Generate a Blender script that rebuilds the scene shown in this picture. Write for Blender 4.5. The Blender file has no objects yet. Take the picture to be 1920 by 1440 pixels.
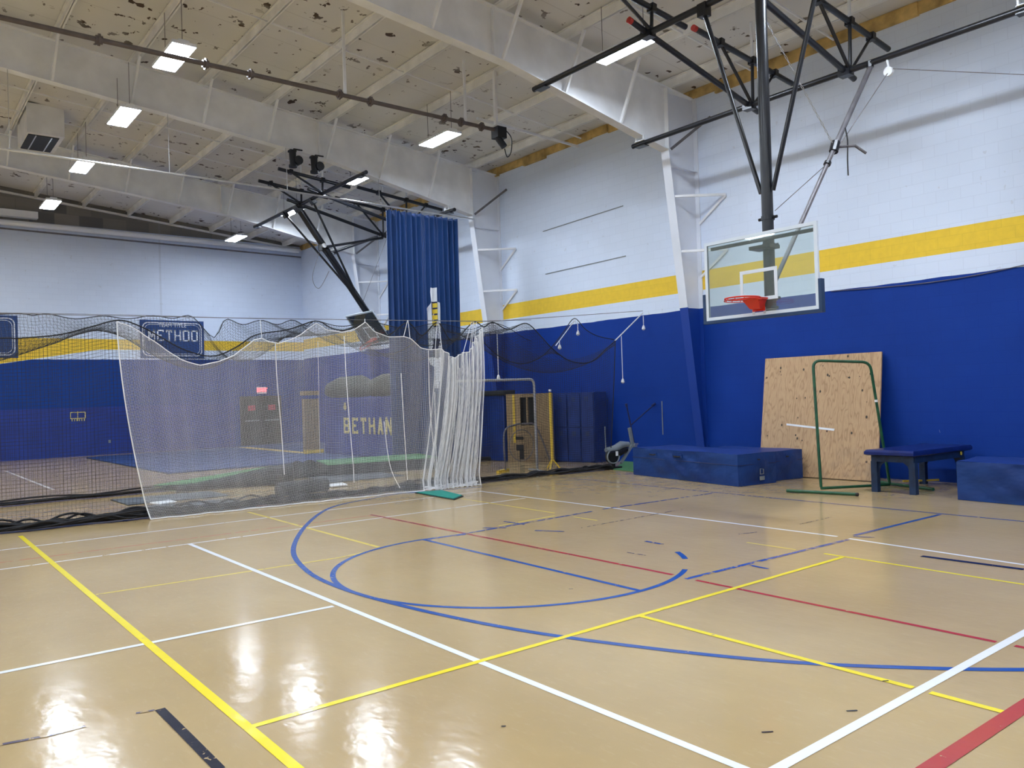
import bpy, math, random
from mathutils import Vector, Matrix
PI = math.pi
rnd = random.Random(7)
scene = bpy.context.scene
COL = scene.collection

# ---------------------------------------------------------------- camera
CR = Vector((0.7829382, -0.6213163, -0.0312064))
CU = Vector((0.0166079, -0.0292698, 0.9994336))
CF = Vector((0.6218778, 0.7830130, 0.0125977))
FPX = 1506.34
CH = 1.77
CAM = Vector((0, 0, CH))
cd = bpy.data.cameras.new('camera'); cam = bpy.data.objects.new('camera', cd); COL.objects.link(cam)
M = Matrix((CR, CU, -CF)).transposed().to_4x4(); M.translation = CAM
cam.matrix_world = M
cd.sensor_width = 36; cd.lens = 36 * FPX / 1920; cd.clip_start = 0.05; cd.clip_end = 200
scene.camera = cam
# world: a closed hall, only a trace of ambient
w = bpy.data.worlds.new('world'); scene.world = w; w.use_nodes = True
w.node_tree.nodes['Background'].inputs[0].default_value = (0.8, 0.85, 1, 1)
w.node_tree.nodes['Background'].inputs[1].default_value = 0.02
vs = scene.view_settings
vs.view_transform = 'Standard'; vs.look = 'None'; vs.gamma = 1; vs.use_curve_mapping = False
vs.exposure = 0.0
LAMP_STRENGTH = 103.0
LAMP_COLOR = (0.875, 0.985, 1.14)
scene.cycles.use_denoising = True
scene.cycles.max_bounces = 10
scene.cycles.diffuse_bounces = 5
scene.cycles.transparent_max_bounces = 16
scene.cycles.sample_clamp_indirect = 6
scene.cycles.caustics_reflective = False
scene.cycles.caustics_refractive = False

# ---------------------------------------------------------------- measuring the place from its photo
def ray(x, y):
    return CR * ((x - 960) / FPX) + CU * (-(y - 720) / FPX) + CF
def fl(x, y, z=0.0):
    d = ray(x, y); return CAM + d * ((z - CH) / d.z)
def onX(x, y, X):
    d = ray(x, y); return CAM + d * (X / d.x)
def onY(x, y, Y):
    d = ray(x, y); return CAM + d * (Y / d.y)

# ---------------------------------------------------------------- materials
def lin(c):
    return tuple(((v / 255) / 12.92 if v / 255 <= 0.04045 else ((v / 255 + 0.055) / 1.055) ** 2.4) for v in c)
MATS = {}
class NT:
    def __init__(s, name):
        s.m = bpy.data.materials.new(name); s.m.use_nodes = True
        s.t = s.m.node_tree; s.n = s.t.nodes; s.b = s.n['Principled BSDF']
    def new(s, typ, **kw):
        nd = s.n.new(typ)
        for k, v in kw.items():
            if k in ('ins',):
                for kk, vv in v.items(): s.put(nd.inputs[kk], vv)
            else: setattr(nd, k, v)
        return nd
    def put(s, inp, v):
        if isinstance(v, bpy.types.NodeSocket): s.t.links.new(v, inp)
        else: inp.default_value = v
    def math(s, op, a, b=0.0, c=None, clamp=False):
        nd = s.new('ShaderNodeMath', operation=op, use_clamp=clamp); s.put(nd.inputs[0], a); s.put(nd.inputs[1], b)
        if c is not None: s.put(nd.inputs[2], c)
        return nd.outputs[0]
    def mix(s, f, a, b):
        nd = s.new('ShaderNodeMix', data_type='RGBA'); s.put(nd.inputs[0], f)
        s.put(nd.inputs[6], a if isinstance(a, bpy.types.NodeSocket) else (*a, 1)); s.put(nd.inputs[7], b if isinstance(b, bpy.types.NodeSocket) else (*b, 1))
        return nd.outputs[2]
    def pos(s):
        g = s.new('ShaderNodeNewGeometry'); x = s.new('ShaderNodeSeparateXYZ'); s.t.links.new(g.outputs['Position'], x.inputs[0])
        return g.outputs['Position'], x.outputs
    def obj(s):
        g = s.new('ShaderNodeTexCoord'); x = s.new('ShaderNodeSeparateXYZ'); s.t.links.new(g.outputs['Object'], x.inputs[0])
        return g.outputs['Object'], x.outputs
    def noise(s, vec, scale, detail=3, rough=0.5, stretch=None):
        if stretch:
            mp = s.new('ShaderNodeMapping'); s.put(mp.inputs['Vector'], vec); mp.inputs['Scale'].default_value = stretch; vec = mp.outputs[0]
        nd = s.new('ShaderNodeTexNoise'); s.put(nd.inputs['Vector'], vec)
        nd.inputs['Scale'].default_value = scale; nd.inputs['Detail'].default_value = detail; nd.inputs['Roughness'].default_value = rough
        return nd.outputs[0]
    def ramp(s, v, a, b):
        nd = s.new('ShaderNodeMapRange'); s.put(nd.inputs[0], v); nd.inputs[1].default_value = a; nd.inputs[2].default_value = b
        return nd.outputs[0]
    def bump(s, h, strength=0.3, dist=0.01):
        nd = s.new('ShaderNodeBump'); nd.inputs['Strength'].default_value = strength; nd.inputs['Distance'].default_value = dist
        s.put(nd.inputs['Height'], h); s.t.links.new(nd.outputs[0], s.b.inputs['Normal'])
    def base(s, c): s.put(s.b.inputs['Base Color'], c if isinstance(c, bpy.types.NodeSocket) else (*c, 1))
    def rough(s, r): s.put(s.b.inputs['Roughness'], r)
    def done(s, key): MATS[key] = s.m; return s.m

def simple(key, col, rough=0.6, metal=0.0, var=0.12, scale=6, bump=0.0, spec=0.5, coord='obj'):
    n = NT(key); v, _ = n.obj()
    f = n.noise(v, scale, 4)
    dark = tuple(c * (1 - var) for c in col); lite = tuple(min(1, c * (1 + var * .6)) for c in col)
    n.base(n.mix(n.ramp(f, .3, .7), dark, lite)); n.rough(rough); n.b.inputs['Metallic'].default_value = metal
    n.b.inputs['Specular IOR Level'].default_value = spec
    if bump: n.bump(n.noise(v, scale * 6, 3), bump, .01)
    return n.done(key)

BLUE = (0.0045, 0.042, 0.29)
WHITE = (0.73, 0.81, 0.95)
YEL = (0.92, 0.62, 0.055)

def wall_mat(key, axis, kind):
    n = NT(key); p, o = n.pos()
    cx = n.new('ShaderNodeCombineXYZ'); n.put(cx.inputs[0], o[axis]); n.put(cx.inputs[1], o[2])
    br = n.new('ShaderNodeTexBrick'); n.put(br.inputs['Vector'], cx.outputs[0])
    br.inputs['Scale'].default_value = 1; br.inputs['Mortar Size'].default_value = 0.006; br.inputs['Mortar Smooth'].default_value = 0.6
    br.inputs['Brick Width'].default_value = .4064; br.inputs['Row Height'].default_value = .2032
    br.inputs['Color1'].default_value = (1, 1, 1, 1); br.inputs['Color2'].default_value = (.975, .975, .975, 1); br.inputs['Mortar'].default_value = (.9, .9, .91, 1)
    big = n.noise(p, .35, 3); fine = n.noise(p, 9, 4)
    white = n.mix(n.ramp(big, .3, .75), (WHITE[0] * .95, WHITE[1] * .95, WHITE[2] * .95), WHITE)
    scuff = n.math('GREATER_THAN', n.noise(p, 5.5, 2), .735)
    white = n.mix(n.math('MULTIPLY', scuff, .25), white, (.45, .45, .48))
    yel = n.mix(n.ramp(fine, .35, .7), (YEL[0] * .93, YEL[1] * .92, YEL[2]), YEL)
    blue = n.mix(n.ramp(n.noise(p, .8, 3), .3, .7), (BLUE[0] * .8, BLUE[1] * .85, BLUE[2] * .88), BLUE)
    chips = n.math('GREATER_THAN', n.noise(p, 7, 3, .6, (1, 1, .4)), .77)
    blue = n.mix(n.math('MULTIPLY', chips, .35), blue, (.25, .3, .42))
    def band(lo, hi):
        a = n.math('GREATER_THAN', o[2], lo); b = n.math('LESS_THAN', o[2], hi); return n.math('MULTIPLY', a, b)
    if kind == 'right':
        c = n.mix(band(3.975, 4.405), white, yel)
        wav = n.math('ADD', 3.575, n.math('MULTIPLY', n.math('SUBTRACT', n.noise(p, 1.5, 2), .5), .05))
        c = n.mix(n.math('LESS_THAN', o[2], wav), c, blue)
    elif kind == 'back':
        # the stripe widens downwards towards the left end of the wall
        low = n.math('MULTIPLY', n.math('SUBTRACT', o[0], 6.6), .165)
        low = n.math('ADD', n.math('MINIMUM', low, 0.0), 3.9)
        a = n.math('GREATER_THAN', o[2], low); b = n.math('LESS_THAN', o[2], 4.29)
        c = n.mix(n.math('MULTIPLY', a, b), white, yel)
        bl = n.math('ADD', n.math('MINIMUM', n.math('MULTIPLY', n.math('SUBTRACT', o[0], 4.4), .17), 0.0), 3.53)
        c = n.mix(n.math('LESS_THAN', o[2], bl), c, n.mix(.5, blue, (.006, .05, .2)))
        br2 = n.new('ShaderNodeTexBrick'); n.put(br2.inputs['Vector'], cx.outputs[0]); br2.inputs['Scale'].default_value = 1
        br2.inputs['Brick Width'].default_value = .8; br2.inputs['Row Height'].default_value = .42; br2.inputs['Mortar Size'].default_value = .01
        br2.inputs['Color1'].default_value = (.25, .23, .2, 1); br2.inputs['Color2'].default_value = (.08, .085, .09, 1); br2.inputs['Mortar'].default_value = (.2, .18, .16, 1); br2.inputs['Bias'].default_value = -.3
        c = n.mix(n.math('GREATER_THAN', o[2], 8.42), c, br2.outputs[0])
        seam = n.math('LESS_THAN', n.math('ABSOLUTE', n.math('SUBTRACT', o[0], 8.78)), .035)
        c = n.mix(n.math('MULTIPLY', n.math('MULTIPLY', seam, n.math('GREATER_THAN', o[2], 4.3)), .22), c, (.3, .32, .35))
    else:
        c = n.mix(n.math('LESS_THAN', o[2], 3.57), white, blue)
    mul = n.new('ShaderNodeMix', data_type='RGBA', blend_type='MULTIPLY'); mul.inputs[0].default_value = .95
    n.put(mul.inputs[6], c); n.put(mul.inputs[7], br.outputs[0])
    n.base(mul.outputs[2]); n.rough(.6); n.b.inputs['Specular IOR Level'].default_value = .2
    h = n.math('ADD', n.math('MULTIPLY', br.outputs[1], -1.0), n.math('MULTIPLY', fine, .25)); n.bump(h, .16, .005)
    return n.done(key)

def floor_color(n):
    p, o = n.pos()
    a = n.noise(p, .45, 4); b = n.noise(p, 3.0, 5, .6, (1.0, .35, 1)); f = n.noise(p, 26, 4, .7, (1, .3, 1))
    c = n.mix(n.ramp(a, .3, .7), (.43, .300, .140), (.50, .368, .19))
    c = n.mix(n.math('MULTIPLY', n.ramp(b, .35, .75), .35), c, (.38, .28, .15))
    c = n.mix(n.math('MULTIPLY', n.ramp(f, .55, .8), .22), c, (.60, .50, .33))
    return c, p, o
def floor_finish(n, p, r0=.10):
    n.rough(n.math('ADD', r0, n.math('MULTIPLY', n.noise(p, 2.5, 4), .10)))
    n.b.inputs['Specular IOR Level'].default_value = .42
    h = n.math('ADD', n.math('MULTIPLY', n.noise(p, 10, 2, .5, (1, .6, 1)), .8), n.math('MULTIPLY', n.noise(p, 28, 2), .12))
    n.bump(h, .22, .01)
def mk_floor():
    n = NT('floor_vinyl'); c, p, o = floor_color(n); n.base(c); floor_finish(n, p); n.done('floor')
mk_floor()
def paint(key, col, wear, sc=8):
    n = NT(key); c, p, o = floor_color(n)
    m = n.math('GREATER_THAN', n.noise(p, sc, 5, .65), wear)
    n.base(n.mix(m, col, c)); floor_finish(n, p, .11); n.done(key)
paint('line_white', (.82, .83, .84), .72); paint('line_white_worn', (.78, .74, .68), .60); paint('line_yellow', (.86, .70, .03), .70)
paint('line_yellow_thin', (.80, .60, .12), .62); paint('line_blue', (.02, .085, .34), .68); paint('line_blue_worn', (.04, .09, .34), .56, 10)
paint('line_red', (.42, .035, .035), .66); paint('line_red_faint', (.50, .22, .12), .56); paint('line_black', (.012, .014, .03), .64, 12)
paint('line_scuff', (.13, .11, .15), .5, 14)

def mk_ceiling():
    n = NT('ceiling_facing'); p, o = n.pos()
    big = n.noise(p, .3, 4); c = n.mix(n.ramp(big, .3, .7), (.62, .61, .59), (.75, .74, .72))
    s1 = n.math('LESS_THAN', n.math('FRACT', n.math('DIVIDE', o[1], 1.22)), .018)
    c = n.mix(n.math('MULTIPLY', s1, .3), c, (.33, .31, .28))
    patch = n.ramp(n.noise(p, .45, 2), .40, .55)
    fl_ = n.ramp(n.noise(p, 3.6, 3, .55, (1.0, .8, 1)), .635, .65)
    f2 = n.ramp(n.noise(p, 6.0, 3, .6, (1, .55, 1)), .68, .69)
    m = n.math('ADD', n.math('MULTIPLY', fl_, patch, clamp=True), n.math('MULTIPLY', f2, .8), clamp=True)
    c = n.mix(m, c, n.mix(n.noise(p, 5, 2), (.012, .01, .01), (.12, .07, .04)))
    n.base(c); n.rough(.8)
    n.bump(n.noise(p, 1.3, 3), .35, .05)
    n.done('ceiling')
mk_ceiling()
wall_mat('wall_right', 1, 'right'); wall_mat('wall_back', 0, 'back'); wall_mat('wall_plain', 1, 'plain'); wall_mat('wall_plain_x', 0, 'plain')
def mk_column():
    n = NT('column_paint'); p, o = n.pos()
    f = n.noise(p, 1.2, 3)
    wv = n.mix(n.ramp(f, .3, .7), (.70, .73, .79), (.78, .81, .88))
    n.base(n.mix(n.math('LESS_THAN', o[2], 3.56), wv, BLUE)); n.rough(.5); n.done('column')
mk_column()
simple('steel_white', (.82, .83, .84), .5, var=.1, scale=2)
simple('steel_cream', (.86, .85, .82), .55, var=.15, scale=2)
simple('white_gloss', (.9, .92, .95), .12, var=.02, spec=1.0); MATS['white_gloss'].node_tree.nodes['Principled BSDF'].inputs['Coat Weight'].default_value = 1.0
simple('black_pipe', (.012, .013, .017), .32, var=.3, scale=4)
simple('grey_pipe', (.16, .15, .16), .45, metal=.3, var=.25, scale=5)
simple('brown_pipe', (.11, .085, .075), .5, var=.25)
simple('silver', (.62, .63, .64), .3, metal=.8)
simple('red_cap', (.45, .03, .02), .5)
simple('rim_red', (.72, .035, .015), .35, var=.1)
simple('navy_pad', (.012, .045, .12), .55, bump=.2)
simple('board_white', (.76, .84, .92), .4, var=.03)
simple('green_tube', (.01, .085, .035), .35, var=.35, scale=9)
simple('green_turf', (.09, .26, .11), .9, var=.3, scale=40, bump=.6)
simple('green_mat', (.0, .25, .19), .7, var=.15, scale=12)
simple('green_dark', (.005, .06, .035), .7)
simple('black_mat', (.022, .024, .028), .75, var=.3)
simple('grey_mat', (.075, .085, .10), .8, var=.2)
simple('olive_roll', (.085, .09, .075), .85, var=.25, bump=.3)
simple('white_plastic', (.78, .8, .82), .5)
simple('grey_plastic', (.22, .25, .27), .5)
simple('dark', (.006, .006, .007), .6)
simple('net_white', (.86, .86, .86), .8, var=.05)
simple('net_black', (.012, .012, .014), .8, var=.1)
simple('rope_white', (.75, .76, .76), .8, var=.05)
simple('yellow_paint', (.70, .48, .05), .5, var=.2)
simple('emblem_white', (.80, .82, .86), .6, var=.03)
simple('emblem_yellow', (.78, .60, .06), .6, var=.05)
simple('emblem_navy', (.012, .02, .09), .6)
simple('letter_gold', (.72, .62, .22), .6, var=.08)
simple('insulation', (.62, .42, .15), .9, var=.45, scale=3, bump=.5)
simple('wood_dark', (.05, .035, .02), .6)
simple('tape_white', (.85, .86, .88), .5, var=.02)
simple('wall_pad', (.003, .028, .23), .6, var=.15, scale=1.5)
simple('mat_floor_blue', (.012, .045, .17), .55, var=.15, scale=1.5)
simple('poster_red', (.45, .05, .07), .6, var=.3, scale=20)
simple('cabinet_blue', (.007, .035, .2), .45, var=.3, scale=2)
simple('table_top', (.006, .018, .13), .28, var=.2, bump=.1)
simple('table_leg', (.008, .028, .08), .45, var=.5, scale=8)
simple('door_dark', (.035, .03, .02), .5)
def mk_mat_vinyl():
    n = NT('vinyl_blue'); v, o = n.obj()
    f = n.noise(v, 2.2, 3, .5, (1, .6, 1.4)); g = n.noise(v, 1.1, 2)
    c = n.mix(n.ramp(f, .3, .7), (.006, .027, .135), (.011, .052, .22))
    c = n.mix(n.math('MULTIPLY', n.ramp(g, .5, .8), .35), c, (.035, .085, .23))
    n.base(c); n.rough(.5); n.b.inputs['Specular IOR Level'].default_value = .3; n.bump(n.noise(v, 3.5, 3, .5, (1, .5, .8)), .7, .06); n.done('vinyl_blue')
mk_mat_vinyl()
simple('vinyl_top', (.008, .035, .2), .45, var=.15, bump=.1)
def mk_curtain():
    n = NT('curtain_blue'); v, o = n.obj()
    n.base(n.mix(n.noise(v, 2, 2), (.003, .036, .15), (.005, .05, .21))); n.rough(.62); n.b.inputs['Sheen Weight'].default_value = .15; n.done('curtain')
mk_curtain()
def mk_ply(key, scale, c0, c1, dark, ax=(1, 3, .28)):
    n = NT(key); v, o = n.obj()
    mp = n.new('ShaderNodeMapping'); n.put(mp.inputs[0], v); mp.inputs['Scale'].default_value = ax
    d = n.noise(mp.outputs[0], scale * .6, 3)
    wv = n.math('FRACT', n.math('MULTIPLY', d, 17))
    ring = n.ramp(n.math('ABSOLUTE', n.math('SUBTRACT', wv, .5)), .28, .5)
    c = n.mix(n.math('MULTIPLY', ring, .7), c0, c1)
    c = n.mix(n.math('MULTIPLY', n.ramp(n.noise(mp.outputs[0], 20, 4), .4, .8), .35), c, c1)
    kn = n.new('ShaderNodeTexVoronoi'); n.put(kn.inputs['Vector'], v); kn.inputs['Scale'].default_value = 2.6
    c = n.mix(n.math('LESS_THAN', kn.outputs['Distance'], .055), c, dark)
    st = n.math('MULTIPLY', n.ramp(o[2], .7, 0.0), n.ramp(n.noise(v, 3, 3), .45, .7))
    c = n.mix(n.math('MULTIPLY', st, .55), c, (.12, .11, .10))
    n.base(c); n.rough(.6); n.done(key)
mk_ply('plywood', 2.6, (.54, .35, .185), (.33, .185, .085), (.10, .05, .03), (1, 1.9, .42))
mk_ply('plywood_dull', 3, (.29, .20, .105), (.18, .115, .06), (.05, .03, .02))
def mk_glass():
    n = NT('board_glass'); t = n.t
    tr = n.new('ShaderNodeBsdfTransparent'); tr.inputs[0].default_value = (.93, .98, .96, 1)
    gl = n.new('ShaderNodeBsdfGlossy'); gl.inputs['Roughness'].default_value = .02
    df = n.new('ShaderNodeBsdfDiffuse'); df.inputs[0].default_value = (.72, .86, .84, 1)
    fr = n.new('ShaderNodeFresnel'); fr.inputs[0].default_value = 1.5
    m1 = n.new('ShaderNodeMixShader'); m1.inputs[0].default_value = .09; t.links.new(tr.outputs[0], m1.inputs[1]); t.links.new(df.outputs[0], m1.inputs[2])
    m2 = n.new('ShaderNodeMixShader'); t.links.new(fr.outputs[0], m2.inputs[0]); t.links.new(m1.outputs[0], m2.inputs[1]); t.links.new(gl.outputs[0], m2.inputs[2])
    t.links.new(m2.outputs[0], n.n['Material Output'].inputs[0]); n.done('glass')
mk_glass()
def emit(key, col, s):
    n = NT(key); n.base((.8, .8, .8)); n.b.inputs['Emission Color'].default_value = (*col, 1); n.b.inputs['Emission Strength'].default_value = s; n.done(key)
emit('lamp', LAMP_COLOR, LAMP_STRENGTH); emit('exit_red', (1, .01, .01), 6)

# ---------------------------------------------------------------- mesh building
class MB:
    def __init__(s): s.v = []; s.f = []; s.sm = False
    def add(s, vs_, fs):
        b = len(s.v); s.v += [Vector(p) for p in vs_]; s.f += [tuple(b + i for i in f) for f in fs]; return s
    def box(s, a, b, bev=0.0):
        x0, y0, z0 = (min(a[i], b[i]) for i in range(3)); x1, y1, z1 = (max(a[i], b[i]) for i in range(3))
        if bev <= 0:
            return s.add([(x0, y0, z0), (x1, y0, z0), (x1, y1, z0), (x0, y1, z0), (x0, y0, z1), (x1, y0, z1), (x1, y1, z1), (x0, y1, z1)],
                         [(0, 3, 2, 1), (4, 5, 6, 7), (0, 1, 5, 4), (1, 2, 6, 5), (2, 3, 7, 6), (3, 0, 4, 7)])
        r = bev; P = []
        for z, k in ((z0, r), (z0 + r, 0), (z1 - r, 0), (z1, r)):
            q = k
            ring = []
            for (cx, cy, a0) in ((x1 - r, y1 - r, 0), (x0 + r, y1 - r, 1), (x0 + r, y0 + r, 2), (x1 - r, y0 + r, 3)):
                for j in range(4):
                    an = (a0 + j / 3) * PI / 2; rr = r - q * .7 if q else r
                    ring.append((cx + rr * math.cos(an), cy + rr * math.sin(an), z))
            P.append(ring)
        n = 16; vsx = [p for ring in P for p in ring]; fs = []
        for k in range(3):
            for i in range(n): fs.append((k * n + i, k * n + (i + 1) % n, (k + 1) * n + (i + 1) % n, (k + 1) * n + i))
        fs.append(tuple(range(n - 1, -1, -1))); fs.append(tuple(3 * n + i for i in range(n)))
        return s.add(vsx, fs)
    def hexa(s, b4, t4):   # bottom and top quads
        return s.add(list(b4) + list(t4), [(0, 3, 2, 1), (4, 5, 6, 7), (0, 1, 5, 4), (1, 2, 6, 5), (2, 3, 7, 6), (3, 0, 4, 7)])
    def bar(s, p0, p1, w_, h_, up=(0, 0, 1)):
        p0 = Vector(p0); p1 = Vector(p1); d = (p1 - p0).normalized(); u = Vector(up)
        if abs(d.dot(u)) > .98: u = Vector((1, 0, 0))
        a = d.cross(u).normalized() * (w_ / 2); b = a.cross(d).normalized() * (h_ / 2)
        return s.hexa([p0 - a - b, p0 + a - b, p0 + a + b, p0 - a + b], [p1 - a - b, p1 + a - b, p1 + a + b, p1 - a + b])
    def tube(s, pts, r, n=10, caps=True, closed=False):
        pts = [Vector(p) for p in pts]; m = len(pts); b = len(s.v); prev = None
        rs = r if isinstance(r, (list, tuple)) else [r] * m
        for i, p in enumerate(pts):
            if closed: d = pts[(i + 1) % m] - pts[i - 1]
            else: d = pts[min(i + 1, m - 1)] - pts[max(i - 1, 0)]
            if d.length < 1e-9: d = Vector((0, 0, 1))
            d.normalize()
            if prev is None:
                u = Vector((0, 0, 1)) if abs(d.z) < .9 else Vector((1, 0, 0)); a = d.cross(u).normalized()
            else:
                a = prev - d * prev.dot(d)
                if a.length < 1e-6: a = d.cross(Vector((0, 0, 1)))
                a.normalize()
            prev = a; c = d.cross(a)
            for k in range(n):
                an = 2 * PI * k / n; s.v.append(p + (a * math.cos(an) + c * math.sin(an)) * rs[i])
        for i in range(m if closed else m - 1):
            j = (i + 1) % m
            for k in range(n): s.f.append((b + i * n + k, b + i * n + (k + 1) % n, b + j * n + (k + 1) % n, b + j * n + k))
        if caps and not closed:
            s.f.append(tuple(b + k for k in range(n - 1, -1, -1))); s.f.append(tuple(b + (m - 1) * n + k for k in range(n)))
        return s
    def prism(s, pts, off):  # polygon extruded by vector
        pts = [Vector(p) for p in pts]; off = Vector(off); n = len(pts)
        fs = [tuple(range(n - 1, -1, -1)), tuple(range(n, 2 * n))] + [(i, (i + 1) % n, n + (i + 1) % n, n + i) for i in range(n)]
        return s.add(pts + [p + off for p in pts], fs)
    def grid(s, fn, nu, nv):
        b = len(s.v)
        for i in range(nu + 1):
            for j in range(nv + 1): s.v.append(Vector(fn(i / nu, j / nv)))
        for i in range(nu):
            for j in range(nv):
                a = b + i * (nv + 1) + j; s.f.append((a, a + nv + 1, a + nv + 2, a + 1))
        return s
    def ribbon(s, pts, w_, z):
        pts = [Vector((p[0], p[1], 0)) for p in pts]; b = len(s.v); m = len(pts)
        for i, p in enumerate(pts):
            d = pts[min(i + 1, m - 1)] - pts[max(i - 1, 0)]; d.normalize(); q = Vector((-d.y, d.x, 0)) * w_ / 2
            s.v += [p + q + Vector((0, 0, z)), p - q + Vector((0, 0, z))]
        for i in range(m - 1): s.f.append((b + 2 * i, b + 2 * i + 1, b + 2 * i + 3, b + 2 * i + 2))
        return s
    def build(s, name, mat, parent=None, T=None, smooth=False):
        vs_ = [T(p) for p in s.v] if T else s.v
        off = Vector((0, 0, 0)); q = parent
        while q: off += q.location; q = q.parent
        me = bpy.data.meshes.new(name); me.from_pydata([tuple(p - off) for p in vs_], [], s.f)
        me.materials.append(MATS[mat] if isinstance(mat, str) else mat)
        if smooth:
            me.polygons.foreach_set('use_smooth', [True] * len(me.polygons))
            try: me.set_sharp_from_angle(angle=math.radians(40))
            except Exception: pass
        me.update()
        o = bpy.data.objects.new(name, me); COL.objects.link(o)
        if parent: o.parent = parent
        return o
def part(name, mat, parent, T=None, **k):
    class P:
        def __enter__(s): s.m = MB(); return s.m
        def __exit__(s, *a):
            if a[0] is None: s.o = s.m.build(name, mat, parent, T, k.get('smooth', False)); k.get('label') and s.o.__setitem__('label', k['label'])
    return P()
def tag(o, label, cat, group=None, kind=None):
    o['label'] = label; o['category'] = cat
    if group: o['group'] = group
    if kind: o['kind'] = kind
    return o
def thing(name, loc, label, cat, group=None):
    o = bpy.data.objects.new(name, None); o.location = loc; o.empty_display_size = .2; COL.objects.link(o)
    return tag(o, label, cat, group)
def solo(name, mb, mat, label, cat, group=None, smooth=False, origin=None):
    o = mb.build(name, mat, None, None, smooth)
    if origin is not None:
        ov = Vector(origin); o.data.transform(Matrix.Translation(-ov)); o.location = ov
    return tag(o, label, cat, group)
def struct(name, mb, mat, parent=None, smooth=False):
    o = mb.build(name, mat, parent, None, smooth)
    if not parent: o['kind'] = 'structure'
    return o
def copy_tree(o, parent=None):
    c = o.copy(); COL.objects.link(c); c.parent = parent
    for ch in list(o.children): copy_tree(ch, c)
    return c
def spline(P, n=8):
    P = [Vector(p) for p in P]; out = []
    for i in range(len(P) - 1):
        a = P[max(i - 1, 0)]; b = P[i]; c = P[i + 1]; d = P[min(i + 2, len(P) - 1)]
        for k in range(n):
            t = k / n; out.append(.5 * ((2 * b) + (c - a) * t + (2 * a - 5 * b + 4 * c - d) * t * t + (3 * b - a - 3 * c + d) * t ** 3))
    out.append(P[-1]); return out
def roundpath(P, r, n=5):
    P = [Vector(p) for p in P]; out = [P[0]]
    for i in range(1, len(P) - 1):
        a = (P[i - 1] - P[i]).normalized(); b = (P[i + 1] - P[i]).normalized(); s0 = P[i] + a * r; s1 = P[i] + b * r
        for k in range(n + 1):
            t = k / n; out.append(s0 * (1 - t) ** 2 + P[i] * 2 * t * (1 - t) + s1 * t * t)
    out.append(P[-1]); return out

# ---------------------------------------------------------------- the shell
WX, WY, RX, X0, Y0 = 14.6, 32.8, -1.0, -16.6, -9.0
def seat(x): return 8.26 + .1 * (WX - x) if x >= RX else 8.26 + .1 * (x - X0)   # underside of the purlins
fo = struct('floor', MB().box((X0, Y0, -.1), (WX, WY, 0)), 'floor')
struct('wall_right', MB().box((WX, Y0, 0), (WX + .2, WY, 8.5)), 'wall_right')
pts = [(X0, WY, 0), (WX, WY, 0), (WX, WY, seat(WX) + .24), (RX, WY, seat(RX) + .24), (X0, WY, seat(X0) + .24)]
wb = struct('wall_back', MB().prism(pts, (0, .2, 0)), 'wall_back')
struct('wall_left', MB().box((X0 - .2, Y0, 0), (X0, WY, 8.5)), 'wall_plain')
struct('wall_front', MB().prism([(p[0], Y0 - .2, p[2]) for p in pts], (0, .2, 0)), 'wall_plain_x')
cm = MB()
cm.prism([(WX, Y0, seat(WX) + .22), (RX, Y0, seat(RX) + .22), (RX, Y0, seat(RX) + .3), (WX, Y0, seat(WX) + .3)], (0, WY - Y0, 0))
cm.prism([(RX, Y0, seat(RX) + .22), (X0, Y0, seat(X0) + .22), (X0, Y0, seat(X0) + .3), (RX, Y0, seat(RX) + .3)], (0, WY - Y0, 0))
struct('ceiling', cm, 'ceiling')
em = MB()
y = Y0
while y < WY:
    y2 = min(WY, y + rnd.uniform(.5, 1.3)); d = rnd.uniform(.16, .24)
    em.box((WX - rnd.uniform(.04, .09), y, 8.46 - d), (WX, y2, 8.48)); y = y2
struct('trim_1', em, 'insulation')
tb = MB()
tb.box((-1, WY - .06, .0), (11.45, WY, 1.77)); tb.box((11.45, WY - .06, 0), (11.5, WY, 1.77))
wpad = tb.build('wall_pad', 'wall_pad', None); tag(wpad, 'bright blue padding covering the bottom of the back wall', 'wall padding')
# long shiny white trough under the roof along the back wall
solo('roll_up_curtain_case', MB().tube([(-1, WY - .3, 8.29), (14.35, WY - .3, 8.19)], .1, 20), 'white_gloss', 'long shiny white trough running along the top of the back wall', 'curtain case', smooth=True)
solo('curtain_rail', MB().tube([(-1, WY - .3, 8.09), (14.45, WY - .3, 7.93)], .03), 'grey_pipe', 'thin dark rail just under the white trough on the back wall', 'rail')
solo('roof_edge_angle', MB().bar((-1, WY - .05, seat(-1) + .02), (WX, WY - .05, seat(WX) + .02), .1, .07), 'steel_cream', 'pale steel angle along the back wall right under the roof', 'steel angle')
bx = MB().box((1.0, WY - .3, 8.50), (4.65, WY - .01, 8.74)); solo('duct_box', bx, 'steel_white', 'long pale box duct above the white trough at the left', 'duct')

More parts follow.
